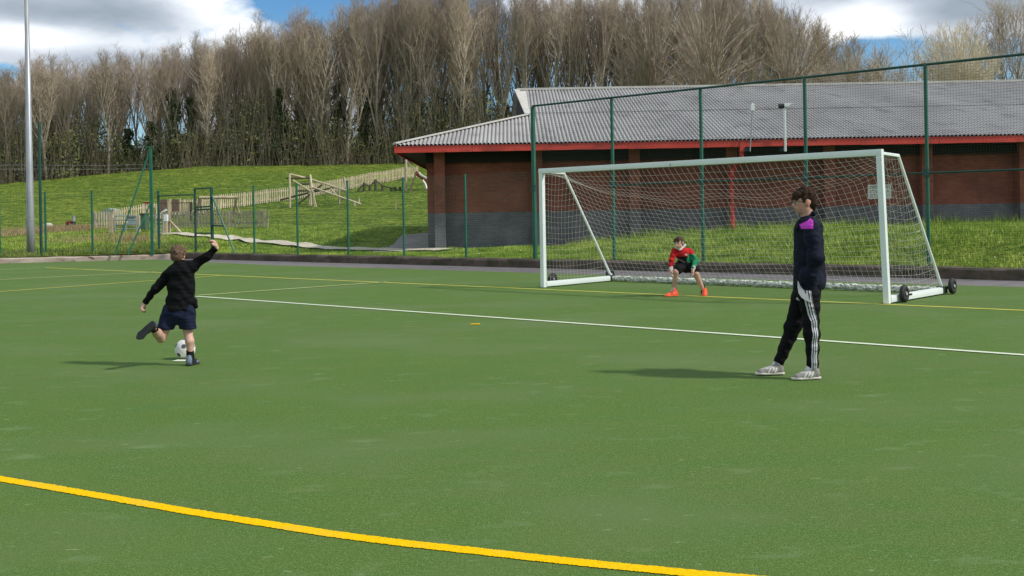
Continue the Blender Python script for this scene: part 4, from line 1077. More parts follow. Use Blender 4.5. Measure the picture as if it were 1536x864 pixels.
def frame(fwd, up=(0, 0, 1)):
    f = Vector(fwd).normalized(); s = f.cross(Vector(up)).normalized(); u = s.cross(f).normalized(); return f, s, u
def head_prims(c, fwd, up, H):
    """head of height H centred at c; fwd = where the face looks"""
    f, s, u = frame(fwd, up); rot = Matrix((s, f, u)).transposed()     # local x=side y=fwd z=up
    def L(x, y, z): return c + s * (x * H) + f * (y * H) + u * (z * H)
    P_ = [('e', L(0, -.04, .10), (.34 * H, .40 * H, .38 * H), rot), ('e', L(0, .08, -.16), (.27 * H, .30 * H, .33 * H), rot),
          ('e', L(0, .20, -.36), (.13 * H, .13 * H, .11 * H), rot),
          ('c', L(0, .36, .02), L(0, .44, -.14), .035 * H, .055 * H),                  # nose
          ('c', L(-.07, .345, -.255), L(.07, .345, -.255), .035 * H, .035 * H),        # mouth
          ('e', L(-.335, -.03, -.06), (.045 * H, .085 * H, .13 * H), rot), ('e', L(.335, -.03, -.06), (.045 * H, .085 * H, .13 * H), rot),
          ('c', L(-.17, .33, .08), L(.17, .33, .08), .045 * H, .045 * H)]              # brow
    return P_, L
def head_colour(L, H, skin, hair_c):
    def fn(v):
        c = np.tile(np.array(skin), (len(v), 1))
        def near(p, r): return np.linalg.norm(v - np.array(p), axis=1) < r
        for sx in (-1, 1):
            c[near(L(sx * .15, .35, .0), .050 * H)] = (.62, .60, .57); c[near(L(sx * .15, .38, .0), .034 * H)] = (.03, .022, .018)
            for k in range(4): c[near(L(sx * (.08 + .05 * k), .37, .095), .032 * H)] = hair_c
            m = near(L(sx * .20, .25, -.18), .10 * H); c[m] = c[m] * np.array((1.08, .85, .82))
            m = near(L(sx * .335, -.03, -.06), .10 * H); c[m] = c[m] * np.array((1.05, .8, .75))
        for k in (-1, 0, 1):
            m = near(L(k * .05, .38, -.255), .042 * H); c[m] = c[m] * np.array((.85, .50, .48))
        return c
    return fn
def hand_prims(w, d, n_, L, curl=.5, side=1):
    """hand from wrist w, pointing along d, palm normal n_, length L; fingers curl towards n_"""
    d = Vector(d).normalized(); n_ = (Vector(n_) - d * Vector(n_).dot(d)).normalized(); s = d.cross(n_).normalized() * side
    w = Vector(w); P_ = [('c', w - d * .01, w + d * L * .28, .15 * L, .17 * L), ('c', w + d * L * .22 + s * L * .12, w + d * L * .45 + s * L * .17, .115 * L, .10 * L), ('c', w + d * L * .22 - s * L * .12, w + d * L * .45 - s * L * .15, .115 * L, .10 * L)]
    for i, (off, ln) in enumerate(((.21, .40), (.07, .46), (-.07, .42), (-.20, .34))):
        b = w + d * L * .48 + s * L * off * 1.08; r = .062 * L; a = curl * (.8 + .12 * i)
        d1 = (d * math.cos(a) + n_ * math.sin(a)); d2 = (d * math.cos(a * 2) + n_ * math.sin(a * 2)); d3 = (d * math.cos(a * 2.8) + n_ * math.sin(a * 2.8))
        p1 = b + d1 * ln * L * .45; p2 = p1 + d2 * ln * L * .32; p3 = p2 + d3 * ln * L * .22
        P_ += [('c', b, p1, r, r * .95), ('c', p1, p2, r * .95, r * .88), ('c', p2, p3, r * .88, r * .75)]
    b = w + d * L * .16 + s * L * .14; td = (d * .6 + s * .65 + n_ * .45).normalized(); td2 = (d * .85 + s * .15 + n_ * .5).normalized()
    p1 = b + td * L * .24; p2 = p1 + td2 * L * .18; P_ += [('c', b, p1, .085 * L, .072 * L), ('c', p1, p2, .072 * L, .058 * L)]
    return P_
def shoe_prims(heel, toe, up, w, hgt):
    """shoe between heel and toe points on the sole"""
    heel = Vector(heel); toe = Vector(toe); d = (toe - heel); L = d.length; d.normalize(); up = Vector(up).normalized(); s = d.cross(up).normalized(); up = s.cross(d).normalized()
    def q(x, z, y=0): return heel + d * (x * L) + up * (z * hgt) + s * (y * w)
    r = w * .5
    up_ = [('c', q(.14, .42), q(.40, .38), r * .78, r * .80), ('c', q(.40, .34), q(.80, .22), r * .85, r * .66), ('c', q(.16, .75), q(.22, 1.0), r * .74, r * .70), ('c', q(.30, .68), q(.62, .42), r * .55, r * .48), ('c', q(.75, .20, .12), q(.90, .17, .10), r * .55, r * .34)]
    up_.append(('cut', q(0, .04), -up)); 
    so = [('c', q(.10, .12), q(.42, .12), r * .80, r * .78), ('c', q(.42, .12), q(.78, .12, .06), r * .78, r * .92), ('c', q(.78, .12, .06), q(.92, .12, .05), r * .90, r * .55)]
    so += [('cut', q(0, .0), -up), ('cut', q(0, .20), up)]
    return up_, so, q

def shoe(root, heel, toe, up, w, hgt, c_up, c_sole, stripes=None, k=.018, h=.005, label=None, accent=None):
    u_, s_, q = shoe_prims(heel, toe, up, w, hgt)
    d = (Vector(toe) - Vector(heel)); L = d.length; d.normalize()
    def cf(v):
        c = np.tile(np.array(c_up), (len(v), 1)).astype(float); rel = v - np.array(heel); x = rel @ np.array(d) / L; z = rel @ np.array(Vector(up).normalized()) / hgt
        if accent is not None:
            m = (x > .62) & (z < .45); c[m] = accent; m = (x < .12); c[m] = accent
        if stripes is not None:
            for x0 in (.36, .47, .58):
                m = (np.abs(x - x0 + (z - .3) * .22) < .028) & (z < .72) & (z > .14); c[m] = stripes
            m = (x > .42) & (z > .60) & (np.abs(((x * 22) % 1) - .5) < .25); c[m] = stripes
        return c
    o = body_part(root, 'shoe', u_, M['shoe'], k, h, colour=cf)
    p = body_part(root, 'sole', s_, M['shoe'], .01, h, colour=const(c_sole)); 
    # the sole belongs to the shoe
    p.parent = o
    return o
def person(name_label, loc):
    t = empty('person', loc); tag(t, name_label, 'person'); return t
SK = (.52, .30, .225)

# ------------------------------------------------------------------ standing man in navy tracksuit
MD = 9.58; gy_ = MD
def P(px, py, dd=0.0): return D(px, py, MD + dd)
root = person('standing young man in profile, navy top with purple shoulder, striped black trousers, hands in pockets', Vector((P(1205, 560).x, MD, 0)))
hf = Vector((-1, -.10, -.04)); hc = P(1205.5, 302.5, 0); HH = .232
hp_, HL_ = head_prims(hc, hf, (0, 0, 1), HH)
neck = [('c', P(1210, 316, 0), P(1213, 336, 0), .058, .062)]
# legs
far, near = .10, -.12
hipN, hipF = P(1213, 436, near), P(1206, 436, far)
kN, kF = P(1217.5, 497, near - .02), P(1190, 491, far)
aN, aF = P(1219, 547, -.15), P(1168, 543, .14)
sh_n, sh_f = P(1217, 343, -.17), P(1213, 342, .17)
el_n, el_f = P(1224, 388, -.23), P(1216, 388, .22)
wr_n, wr_f = P(1211, 412, -.14), P(1204, 412, .15)
body = hp_ + neck + [
    ('c', P(1213, 345), P(1213, 385), .105, .10, (1, 1.35, 1)), ('c', P(1213, 385), P(1210, 432), .095, .105, (1, 1.3, 1)),
    ('c', sh_n, el_n, .048, .042), ('c', el_n, wr_n, .040, .028), ('c', sh_f, el_f, .048, .042), ('c', el_f, wr_f, .04, .028),
    ('c', P(1213, 438, -.095), kN, .068, .048), ('c', kN, aN, .048, .034), ('c', P(1206, 438, .085), kF, .068, .048), ('c', kF, aF, .052, .036),
    ('c', aN, P(1213, 557, -.15), .033, .026), ('c', aF, P(1161, 553, .14), .033, .026)]
body += hand_prims(wr_n, (-.18, .34, -1), (0, 1, 0), .135, .3, 1) + hand_prims(wr_f, (-.05, -.2, -1), (0, -1, 0), .17, .35, -1)
body_part(root, 'body', body, M['skin'], .022, .006, colour=head_colour(HL_, HH, SK, (.05, .03, .02)))
# hair: mop with a fringe, longer at the back
def HP(x, y, z): return HL_(x, y, z)
rot = Matrix((frame(hf)[1], frame(hf)[0], frame(hf)[2])).transposed()
hair = [('e', HP(0, -.08, .20), (.385 * HH, .42 * HH, .37 * HH), rot), ('e', HP(0, -.26, -.02), (.32 * HH, .24 * HH, .36 * HH), rot),
        ('c', HP(-.20, .26, .28), HP(-.20, .36, .13), .12 * HH, .07 * HH), ('c', HP(0, .27, .30), HP(.02, .40, .14), .13 * HH, .07 * HH), ('c', HP(.20, .26, .28), HP(.20, .34, .12), .12 * HH, .07 * HH),
        ('c', HP(-.30, .08, .16), HP(-.31, .10, .0), .09 * HH, .05 * HH), ('c', HP(.30, .08, .16), HP(.31, .10, .0), .09 * HH, .05 * HH),
        ('c', HP(-.2, -.36, -.10), HP(-.12, -.34, -.36), .12 * HH, .06 * HH), ('c', HP(.15, -.36, -.10), HP(.12, -.32, -.38), .12 * HH, .06 * HH)]
rng = random.Random(9)
for i in range(46):
    a_ = rng.uniform(0, 2 * math.pi); e_ = rng.uniform(.1, 1.3); x, y, z = .36 * math.cos(a_) * math.cos(e_), .40 * math.sin(a_) * math.cos(e_) - .08, .36 * math.sin(e_) + .2
    if y > .26 and z < .3: continue
    tx = rng.uniform(-.07, .07); hair.append(('c', HP(x, y, z), HP(x * 1.08 + tx, y * 1.1 + rng.uniform(-.02, .1), z - .06), .06 * HH, .02 * HH))
def hair_col(c1, c2, seed):
    def fn(v):
        t = .5 + .25 * np.sin(v[:, 0] * 340 + np.sin(v[:, 2] * 95 + seed) * 3 + v[:, 1] * 290) + .25 * np.sin(v[:, 0] * 700 + v[:, 2] * 180 + v[:, 1] * 520); return np.array(c1)[None] * (1 - t[:, None]) + np.array(c2)[None] * t[:, None]
    return fn
body_part(root, 'hair', hair, M['hair'], .012, .005, wob=.002, wf=(90, 80, 40), colour=hair_col((.014, .008, .006), (.060, .034, .022), 1))
gl = MB()
for sx in (-1, 1):
    ring_ = [HL_(sx * .155 + .105 * math.cos(t_), .415, -.0 + .085 * math.sin(t_)) for t_ in np.linspace(0, 2 * math.pi, 14)]; gl.tube(ring_, .0022, 5)
    gl.tube([HL_(sx * .26, .41, .02), HL_(sx * .345, .30, .02), HL_(sx * .345, .02, .0)], .0025, 5)
gl.tube([HL_(-.05, .42, .02), HL_(.05, .42, .02)], .0022, 5)
M['glasses'] = mat('glasses', (.10, .09, .09), rough=.3, metallic=.6)
inframe(root, gl, 'glasses', M['glasses'])
NAVY = (.006, .009, .022)
top = [('c', P(1212.5, 346), P(1213.5, 385), .128, .128, (1, 1.35, 1)), ('c', P(1213.5, 385), P(1212.5, 425), .126, .136, (1, 1.28, 1)),
       ('c', sh_n, el_n, .070, .066), ('c', el_n, P(1214, 421, -.2), .066, .05), ('c', sh_f, el_f, .070, .064), ('c', el_f, P(1203, 421, .19), .060, .045),
       ('c', P(1211.5, 330), P(1214, 343), .064, .105, (1, 1.15, 1)), ('c', P(1217, 335, -.06), P(1219, 344, -.16), .055, .06), ('c', P(1222, 372, 0), P(1225, 424, .02), .075, .085), ('c', P(1211, 412, -.16), P(1213, 432, -.16), .07, .065),
       ('cut', P(1212, 435.5), Vector((.10, 0, -1)).normalized())]
def topc(v):
    c = np.tile(np.array(NAVY), (len(v), 1)).astype(float)
    a = np.array(P(1206, 336, 0)); 
    # purple yoke panel over the near shoulder
    rx = (v[:, 0] - a[0]); rz = v[:, 2] - a[2]
    a0, a1, a2, a3 = P(1206, 337, -.22), P(1219.0, 327, -.18), P(1219.6, 343.2, -.24), P(1208.2, 343.6, -.24)
    poly = [(a0.x, a0.z), (a1.x, a1.z), (a2.x, a2.z), (a3.x, a3.z)]
    ins = np.ones(len(v), bool)
    for i in range(4):
        (x0, z0), (x1, z1) = poly[i], poly[(i + 1) % 4]; ins &= ((x1 - x0) * (v[:, 2] - z0) - (z1 - z0) * (v[:, 0] - x0)) < 0
    c[ins] = (.62, .06, .56)
    return c
tp_ = body_part(root, 'tracksuit_top', top, M['cloth'], .030, .005, wob=.0055, wf=(19, 9, 22), colour=topc, ph=.4)
colr = [('c', P(1202, 331.5, -.045), P(1218.5, 320.5, -.04), .019, .022), ('c', P(1202, 331.5, .05), P(1218.5, 320.5, .05), .019, .022), ('c', P(1219.5, 321, -.04), P(1219.5, 321, .05), .024, .024), ('c', P(1200, 335, -.03), P(1195, 344, -.07), .020, .014), ('c', P(1200, 335, .03), P(1197, 345, .03), .02, .012)]
body_part(root, 'collar', colr, M['cloth'], .02, .005, colour=const((.006, .008, .018)))
# trousers with three stripes down the outer side of the near leg
m, nt, b = newmat('trousers'); n = nt.nodes; l = nt.links
at = n.new('ShaderNodeAttribute'); at.attribute_name = 'sx'; cr = n.new('ShaderNodeValToRGB'); cr.color_ramp.interpolation = 'CONSTANT'; l.new(at.outputs['Fac'], cr.inputs[0])
e = cr.color_ramp.elements; e[0].position = 0; e[0].color = (.006, .006, .008, 1); e[1].position = .10; e[1].color = (.62, .62, .66, 1)
for pos, on in ((.28, 0), (.41, 1), (.59, 0), (.72, 1), (.90, 0)):
    q = e.new(pos); q.color = (.62, .62, .66, 1) if on else (.006, .006, .008, 1)
l.new(cr.outputs[0], b.inputs['Base Color']); b.inputs['Roughness'].default_value = .85; b.inputs['Specular IOR Level'].default_value = .15; folds(nt, b, n.new('ShaderNodeTexCoord'))
M['trousers'] = m
tr = [('c', P(1211, 424), P(1210, 440), .118, .125, (1, 1.2, 1)), ('c', P(1211, 424, -.14), P(1211, 447, -.145), .075, .06), ('c', P(1204, 424, .14), P(1204, 447, .14), .07, .06), ('c', P(1213.5, 440, near * .8), P(1217.5, 497, near - .02), .098, .070), ('c', kN, P(1219.5, 551, -.15), .072, .050),
      ('c', P(1204, 440, far * .8), P(1190, 490, far), .092, .076), ('c', P(1190, 491, far), P(1168, 545, .14), .074, .046),
      ('c', P(1181, 486, far), P(1181, 489, far), .03, .03),
      ('cut', P(1190, 552.5), Vector((.0, 0, -1)))]
def stripe_sx(v):
    zs_ = [P(0, y).z for y in (440, 452, 470, 490, 500, 520, 552)][::-1]
    xc = [P(x, 450, -.2).x for x in (1207, 1209.5, 1212.5, 1217, 1220, 1221.5, 1219.5)][::-1]
    hw = [.0295, .030, .033, .036, .037, .037, .034]
    c = np.interp(v[:, 2], zs_, xc); w = np.interp(v[:, 2], zs_, hw)
    yl = np.interp(v[:, 2], [P(0, 552).z, P(0, 497).z, P(0, 440).z], [MD - .15, MD - .14, MD - .10])
    s = (v[:, 0] - c) / (2 * w) + .5
    ok = (v[:, 1] < yl + .0) & (s > 0) & (s < 1) & (v[:, 2] < P(0, 441).z)
    return np.where(ok, s, 0)
body_part(root, 'trousers', tr, M['trousers'], .03, .0045, wob=.0045, wf=(14, 14, 34), attrs={'sx': stripe_sx}, ph=1.0)
# white lining swoosh at the pocket and small emblem
def ribbon_patch(pts_l, pts_r, dd, m, name, th=.008):
    mb = MB(); vs = []
    for a_, b_ in zip(pts_l, pts_r):
        vs += [P(a_[0], a_[1], dd), P(b_[0], b_[1], dd), P(b_[0], b_[1], dd + th), P(a_[0], a_[1], dd + th)]
    k_ = len(pts_l)
    fs = [(4 * i + j, 4 * i + (j + 1) % 4, 4 * i + 4 + (j + 1) % 4, 4 * i + 4 + j) for i in range(k_ - 1) for j in range(4)] + [(3, 2, 1, 0), tuple(4 * (k_ - 1) + j for j in range(4))]
    mb.add(vs, fs); return inframe(root, mb, name, m, False)
M['white_cloth'] = mat('white_cloth', (.50, .50, .53), rough=.85)
ribbon_patch([(1196.5, 421), (1196.3, 431), (1198, 440), (1202, 446), (1208, 450.5), (1217, 454)], [(1197.5, 422), (1201.5, 431), (1206, 437), (1210, 442), (1213, 447.5), (1217.4, 454.4)], -.232, M['white_cloth'], 'pocket_lining', .06)
ribbon_patch([(1194, 449), (1195.2, 446.0)], [(1199.5, 451), (1195.8, 445.6)], -.20, M['white_cloth'], 'emblem', .05)
for (hx, tx, y_h, y_t, dd, gd) in ((1231, 1184.5, 569, 569.3, -.15, 0), (1176.5, 1130.5, 562, 558.5, .14, 1)):
    he = G(hx - 1.5, y_h, .0); to = G(tx, y_t, .0); yy_ = MD + dd
    he = P(hx - 1.5, y_h, dd); to = P(tx + 1.5, y_t, dd); he.z = .006; to.z = .006 if not gd else .012
    to.y -= .04
    shoe(root, he, to, (0, 0, 1), .098, .098, (.26, .25, .235), (.60, .57, .50), stripes=(.66, .65, .60))
body_part(root, 'sock', [('c', P(1171, 536, .14), P(1168, 543, .14), .042, .042), ('c', P(1168, 543, .14), P(1161, 553, .14), .042, .038)], M['cloth'], .01, .005, colour=const((.62, .62, .66)))
body_part(root, 'sock', [('c', P(1219.5, 542, -.15), P(1219, 548, -.15), .042, .043), ('c', P(1219, 548, -.15), P(1213, 557, -.15), .043, .038)], M['cloth'], .01, .005, colour=const((.62, .62, .66)))

# ------------------------------------------------------------------ boy about to kick, seen from behind
KD = 11.05
def K(px, py, dd=0.0): return D(px, py, KD + dd)
root = person('boy in black jumper and navy shorts seen from behind, kicking the ball', Vector((K(285, 548).x, KD, 0)))
hf = Vector((.10, 1, -.22)); hu = Vector((-.06, .2, 1)); hc = K(267.5, 383, .02); HH = .205
hp_, HL_ = head_prims(hc, hf, hu, HH)
shR, shL = K(289, 399), K(257, 405); elR, elL = K(309.5, 385.5, .0), K(236, 431, .0); wrR, wrL = K(324.5, 371.5, -.03), K(217.5, 454.5, .04)
hipR, hipL = K(279, 462), K(258, 462, 0); knR, knL = K(282, 498, .02), K(241.5, 507, -.02); anR, anL = K(285.5, 533, .0), K(229.5, 492.5, -.26)
body = hp_ + [('c', K(269, 392), K(273, 402), .042, .050), ('c', K(273, 408), K(270, 435), .085, .088, (1.35, 1, 1)), ('c', K(270, 435), K(269, 465), .09, .098, (1.3, 1, 1)),
    ('c', shR, elR, .040, .034), ('c', elR, wrR, .034, .024), ('c', shL, elL, .040, .034), ('c', elL, wrL, .034, .024),
    ('c', hipR, knR, .075, .050), ('c', knR, K(284.5, 512, -.012), .044, .046), ('c', K(284.5, 512, -.012), anR, .046, .031), ('c', anR, K(290, 543, .06), .033, .028),
    ('c', hipL, knL, .075, .052), ('c', knL, K(236, 500, -.13), .049, .050), ('c', K(236, 500, -.13), anL, .050, .033), ('c', anL, K(220, 494, -.30), .032, .028)]
hb = hand_prims(wrR, (-.25, -.2, 1), (-.9, -.2, -.2), .135, .75, 1) + hand_prims(wrL, (-.45, -.1, -.8), (.8, .1, -.5), .135, .8, -1)
SKK = (.58, .355, .275)
body_part(root, 'body', body + hb, M['skin'], .014, .0055, colour=head_colour(HL_, HH, SKK, (.2, .13, .08)))
rot = Matrix((frame(hf, hu)[1], frame(hf, hu)[0], frame(hf, hu)[2])).transposed()
hair = [('e', HL_(0, -.05, .14), (.385 * HH, .43 * HH, .39 * HH), rot), ('e', HL_(0, -.22, -.06), (.33 * HH, .25 * HH, .34 * HH), rot), ('c', HL_(-.2, .3, .3), HL_(.2, .3, .3), .12 * HH, .12 * HH)]
rng = random.Random(4)
for i in range(80):
    a_ = rng.uniform(0, 2 * math.pi); e_ = rng.uniform(-.5, 1.4); x, y, z = .36 * math.cos(a_) * math.cos(e_), .40 * math.sin(a_) * math.cos(e_) - .06, .36 * math.sin(e_) + .12
    if y > .2 and z < .3: continue
    hair.append(('c', HL_(x, y, z), HL_(x * 1.16 + rng.uniform(-.05, .05), y * 1.16 + rng.uniform(-.04, .06), z * 1.12 + rng.uniform(-.08, .03)), .055 * HH, .018 * HH))
body_part(root, 'hair', hair, M['hair'], .010, .0048, wob=.0018, wf=(90, 80, 70), colour=hair_col((.085, .052, .034), (.17, .112, .075), 2))
BLK = (.0035, .0035, .005)
jum = [('c', K(273.5, 406), K(272, 434), .108, .106, (1.25, .95, 1)), ('c', K(272, 434), K(269.5, 460), .106, .124, (1.26, 1, 1)), ('c', K(271.5, 396), K(272.5, 404), .050, .08, (1.15, 1, 1)),
       ('c', shR, elR, .056, .046), ('c', elR, K(323, 373, -.03), .045, .034), ('c', shL, elL, .055, .046), ('c', elL, K(219, 451, .04), .045, .035),
       ('c', K(279, 401), K(289, 400), .05, .05), ('c', K(292, 452), K(293.5, 459), .035, .025),
       ('cut', K(270, 464.5), Vector((.02, 0, -1)).normalized())]
body_part(root, 'jumper', jum, M['cloth'], .032, .005, wob=.006, wf=(19, 12, 31), colour=const(BLK), ph=2.2)
SH = (.010, .016, .040)
sho = [('c', K(270, 458), K(269, 470), .108, .118, (1.25, 1, 1)), ('c', K(279, 466), K(282, 492, .01), .098, .090), ('c', K(258, 466), K(249, 489, -.01), .098, .088),
       ('cut', K(282, 493.5), Vector((.0, 0, -1)).normalized())]
body_part(root, 'shorts', sho, M['cloth'], .03, .0055, wob=.004, wf=(20, 10, 22), colour=const(SH), ph=.7)
body_part(root, 'sock', [('c', K(285, 527, .0), K(286, 538, .0), .040, .041)], M['cloth'], .01, .005, colour=const((.008, .008, .009)))
body_part(root, 'sock', [('c', K(231.5, 494, -.22), K(227, 491.5, -.28), .041, .043)], M['cloth'], .01, .005, colour=const((.008, .008, .009)))
he = K(282, 548.5, -.06); he.z = .006; to = K(296, 541.5, .13); to.z = .006
shoe(root, he, to, (0, 0, 1), .092, .085, (.012, .014, .018), (.03, .03, .035), accent=(.16, .20, .27), h=.005)
# swinging foot, sole turned to the camera, toe down to the left
sd_ = K(204.5, 507.5, -.33) ; sh_ = K(231, 484.5, -.37)
upv = Vector((.55, .75, .30))
shoe(root, sh_ + (sh_ - sd_).normalized() * -.0, sd_, upv, .094, .080, (.020, .024, .030), (.040, .042, .048), h=.005, accent=(.09, .11, .13))

# ------------------------------------------------------------------ goalkeeper crouching on the line
QD = 19.0
def Q(px, py, dd=0.0): return D(px, py, QD + dd)
root = person('boy goalkeeper crouching on the goal line in red and green jersey and orange boots', Vector((Q(1030, 441).x, QD, 0)))
hf = Vector((-.62, -.75, -.12)); hu = Vector((-.25, -.15, 1)); hc = Q(1018.5, 364.5, -.10); HH = .232
hp_, HL_ = head_prims(hc, hf, hu, HH)
shA, shB = Q(1011.5, 377, -.05), Q(1034, 377, .02); elA, elB = Q(1007.5, 391, -.14), Q(1044, 391, -.02); wA, wB = Q(1006, 405, -.22), Q(1039.5, 404.5, -.15)
hpA, hpB = Q(1024, 397, .10), Q(1035, 397, .12); kA, kB = Q(1013.5, 407.5, -.10), Q(1043.5, 410, -.06); aA, aB = Q(1011.5, 432, .02), Q(1054.5, 434.5, .06)
body = hp_ + [('c', Q(1020, 370, -.05), Q(1022.5, 376, -.02), .048, .055), ('c', Q(1022.5, 380), Q(1028, 393, .06), .085, .080, (1.15, 1, 1)), ('c', Q(1028, 393, .06), Q(1030, 399, .1), .080, .085, (1.15, 1, 1)),
    ('c', shA, elA, .044, .038), ('c', elA, wA, .037, .026), ('c', shB, elB, .044, .038), ('c', elB, wB, .037, .026),
    ('c', hpA, kA, .085, .058), ('c', kA, aA, .058, .036), ('c', hpB, kB, .085, .058), ('c', kB, aB, .060, .036), ('c', aA, Q(1007, 438, -.05), .034, .03), ('c', aB, Q(1057, 441, -.0), .034, .03)]
hb = hand_prims(wA, (.05, -.3, -1), (.9, -.2, 0), .15, .35, 1) + hand_prims(wB, (-.2, -.3, -1), (-.8, -.3, 0), .15, .35, -1)
body_part(root, 'body', body + hb, M['skin'], .018, .0065, colour=head_colour(HL_, HH, (.58, .36, .285), (.06, .035, .022)))
rot = Matrix((frame(hf, hu)[1], frame(hf, hu)[0], frame(hf, hu)[2])).transposed()
hair = [('e', HL_(0, -.08, .17), (.37 * HH, .40 * HH, .35 * HH), rot), ('e', HL_(0, -.24, -.02), (.33 * HH, .22 * HH, .32 * HH), rot)] + [('c', HL_(q * .07, .24, .36), HL_(q * .085, .37 - abs(q) * .018, .13 + .03 * (q % 2)), .07 * HH, .035 * HH) for q in range(-3, 4)] + [('c', HL_(s * .31, .05, .12), HL_(s * .325, .09, -.02), .07 * HH, .04 * HH) for s in (-1, 1)]
body_part(root, 'hair', hair, M['hair'], .010, .006, wob=.002, wf=(70, 60, 50), colour=hair_col((.045, .027, .017), (.13, .08, .05), 3))
jer = [('c', Q(1022.5, 379), Q(1028, 392, .06), .110, .104, (1.2, 1, 1)), ('c', Q(1021, 374.5, -.03), Q(1023, 379), .065, .09, (1.15, 1, 1)), ('c', shA, elA, .056, .048), ('c', elA, Q(1006.3, 402, -.2), .047, .037),
       ('c', shB, elB, .060, .053), ('c', elB, Q(1040, 401.5, -.14), .052, .040), ('cut', Q(1030, 396.5, .06), Vector((.15, .3, -1)).normalized())]
def jc(v):
    RED = (.50, .018, .022); GRN = (.010, .22, .10); DK = (.016, .012, .014)
    c = np.tile(np.array(RED), (len(v), 1)).astype(float)
    def x_of(px): return Q(px, 385).x
    def z_of(py): return Q(1025, py).z
    X_, Z_ = v[:, 0], v[:, 2]
    ux = (X_ - x_of(1011)) / (x_of(1045) - x_of(1011)); uz = (z_of(372) - Z_) / (z_of(372) - z_of(396))
    torso = (X_ > x_of(1013.5))
    c[torso & (uz > .42 + .15 * (1 - ux)) & (ux < .72)] = DK
    g = (ux > .60 - .12 * (uz - .3)) & (uz > .40 - .10 * (ux - .6)); c[g] = GRN
    m = torso & (np.abs(uz - (.55 + .75 * ux)) < .045) & (ux < .50); c[m] = (.25, .22, .22)
    m = (X_ < x_of(1011.5)) & (np.sin(Z_ * 70) > .5) & (uz > .3); c[m] = (.30, .010, .014)
    m = torso & (np.abs(ux - .5) < .06) & (np.abs(uz - .40) < .05); c[m] = (.50, .35, .33)
    m = g & (np.abs(np.sin(Z_ * 33 + X_ * 20)) < .10); c[m] = (.30, .42, .34)
    return c
body_part(root, 'jersey', jer, M['cloth'], .026, .006, wob=.006, wf=(20, 14, 31), colour=jc, ph=.2)
body_part(root, 'collar', [('c', Q(1014.5, 371.5, -.14), Q(1020, 374.5, -.14), .020, .020), ('c', Q(1020, 374.5, -.14), Q(1027.5, 367.5, -.02), .020, .022), ('c', Q(1027.5, 367.5, -.02), Q(1024, 366, .06), .022, .02)], M['cloth'], .012, .006, colour=const((.62, .58, .56)))
for (a_, b_) in ((Q(1006.4, 402, -.2), Q(1006.1, 404.5, -.22)), (Q(1040, 401.5, -.14), Q(1039.6, 404, -.15))): body_part(root, 'cuff', [('c', a_, b_, .040, .036)], M['cloth'], .01, .006, colour=const((.60, .50, .48)))
body_part(root, 'shorts', [('c', Q(1028, 395, .08), Q(1030, 399, .10), .125, .13, (1.15, 1, 1)), ('c', hpA, Q(1016, 405, -.06), .115, .092), ('c', hpB, Q(1042.5, 406.5, -.03), .115, .088)], M['cloth'], .03, .006, wob=.004, colour=const((.008, .008, .009)), ph=1.5)
for a_ in (aA, aB): body_part(root, 'sock', [('c', a_ + Vector((0, 0, .05)), a_ - Vector((0, 0, .05)), .040, .043)], M['cloth'], .01, .006, colour=const((.015, .013, .016)))
ORG = (.90, .10, .035)
he = Q(1016.5, 441.8, .03); he.z = .006; to = Q(997.5, 441.8, -.16); to.z = .006
shoe(root, he, to, (0, 0, 1), .105, .10, ORG, (.85, .14, .06), h=.006)
he = Q(1057, 444, .10); he.z = .006; to = Q(1057.5, 447.5, -.16); to.z = .006
shoe(root, he, to, (0, 0, 1), .115, .10, ORG, (.85, .14, .06), h=.006)

# ------------------------------------------------------------------ ball
bp_ = G(278, 538.5); BR = .11
t = empty('football', (bp_.x, bp_.y, BR)); tag(t, 'white football with dark pentagons on the turf beside the kicking boy', 'ball')
import bmesh
bm = bmesh.new(); bmesh.ops.create_icosphere(bm, subdivisions=1, radius=1.0)
ico = bmesh.new(); bmesh.ops.create_icosphere(ico, subdivisions=1, radius=1.0)
cent = [v.co.normalized() for v in sorted(ico.verts, key=lambda v: -v.co.length)][:12] if False else None
ico.free(); bm.free()
phi = (1 + 5 ** .5) / 2
cent = [Vector(c).normalized() for c in [(0, s1, s2 * phi) for s1 in (-1, 1) for s2 in (-1, 1)] + [(s1, s2 * phi, 0) for s1 in (-1, 1) for s2 in (-1, 1)] + [(s2 * phi, 0, s1) for s1 in (-1, 1) for s2 in (-1, 1)]]
rm = Matrix.Rotation(.15, 3, 'Z') @ Matrix.Rotation(.62, 3, 'X'); cent = [rm @ c for c in cent]
bm = bmesh.new(); bmesh.ops.create_uvsphere(bm, u_segments=96, v_segments=64, radius=BR)
me = bpy.data.meshes.new('shell'); bm.to_mesh(me); bm.free()
co = np.array([v.co[:] for v in me.vertices]); nrm = co / np.linalg.norm(co, axis=1)[:, None]
dt = np.max(nrm @ np.array([c[:] for c in cent]).T, axis=1); ang = np.arccos(np.clip(dt, -1, 1))
colr_ = np.where(ang[:, None] < .25, np.array([[.07, .09, .10]]), np.array([[.74, .74, .70]]))
ca = me.color_attributes.new('Col', 'FLOAT_COLOR', 'POINT'); ca.data.foreach_set('color', np.concatenate([colr_, np.ones((len(co), 1))], 1).astype(np.float32).ravel())
me.polygons.foreach_set('use_smooth', [True] * len(me.polygons)); me.materials.append(M['shoe'])
o = bpy.data.objects.new('shell', me); col.objects.link(o); o.parent = t
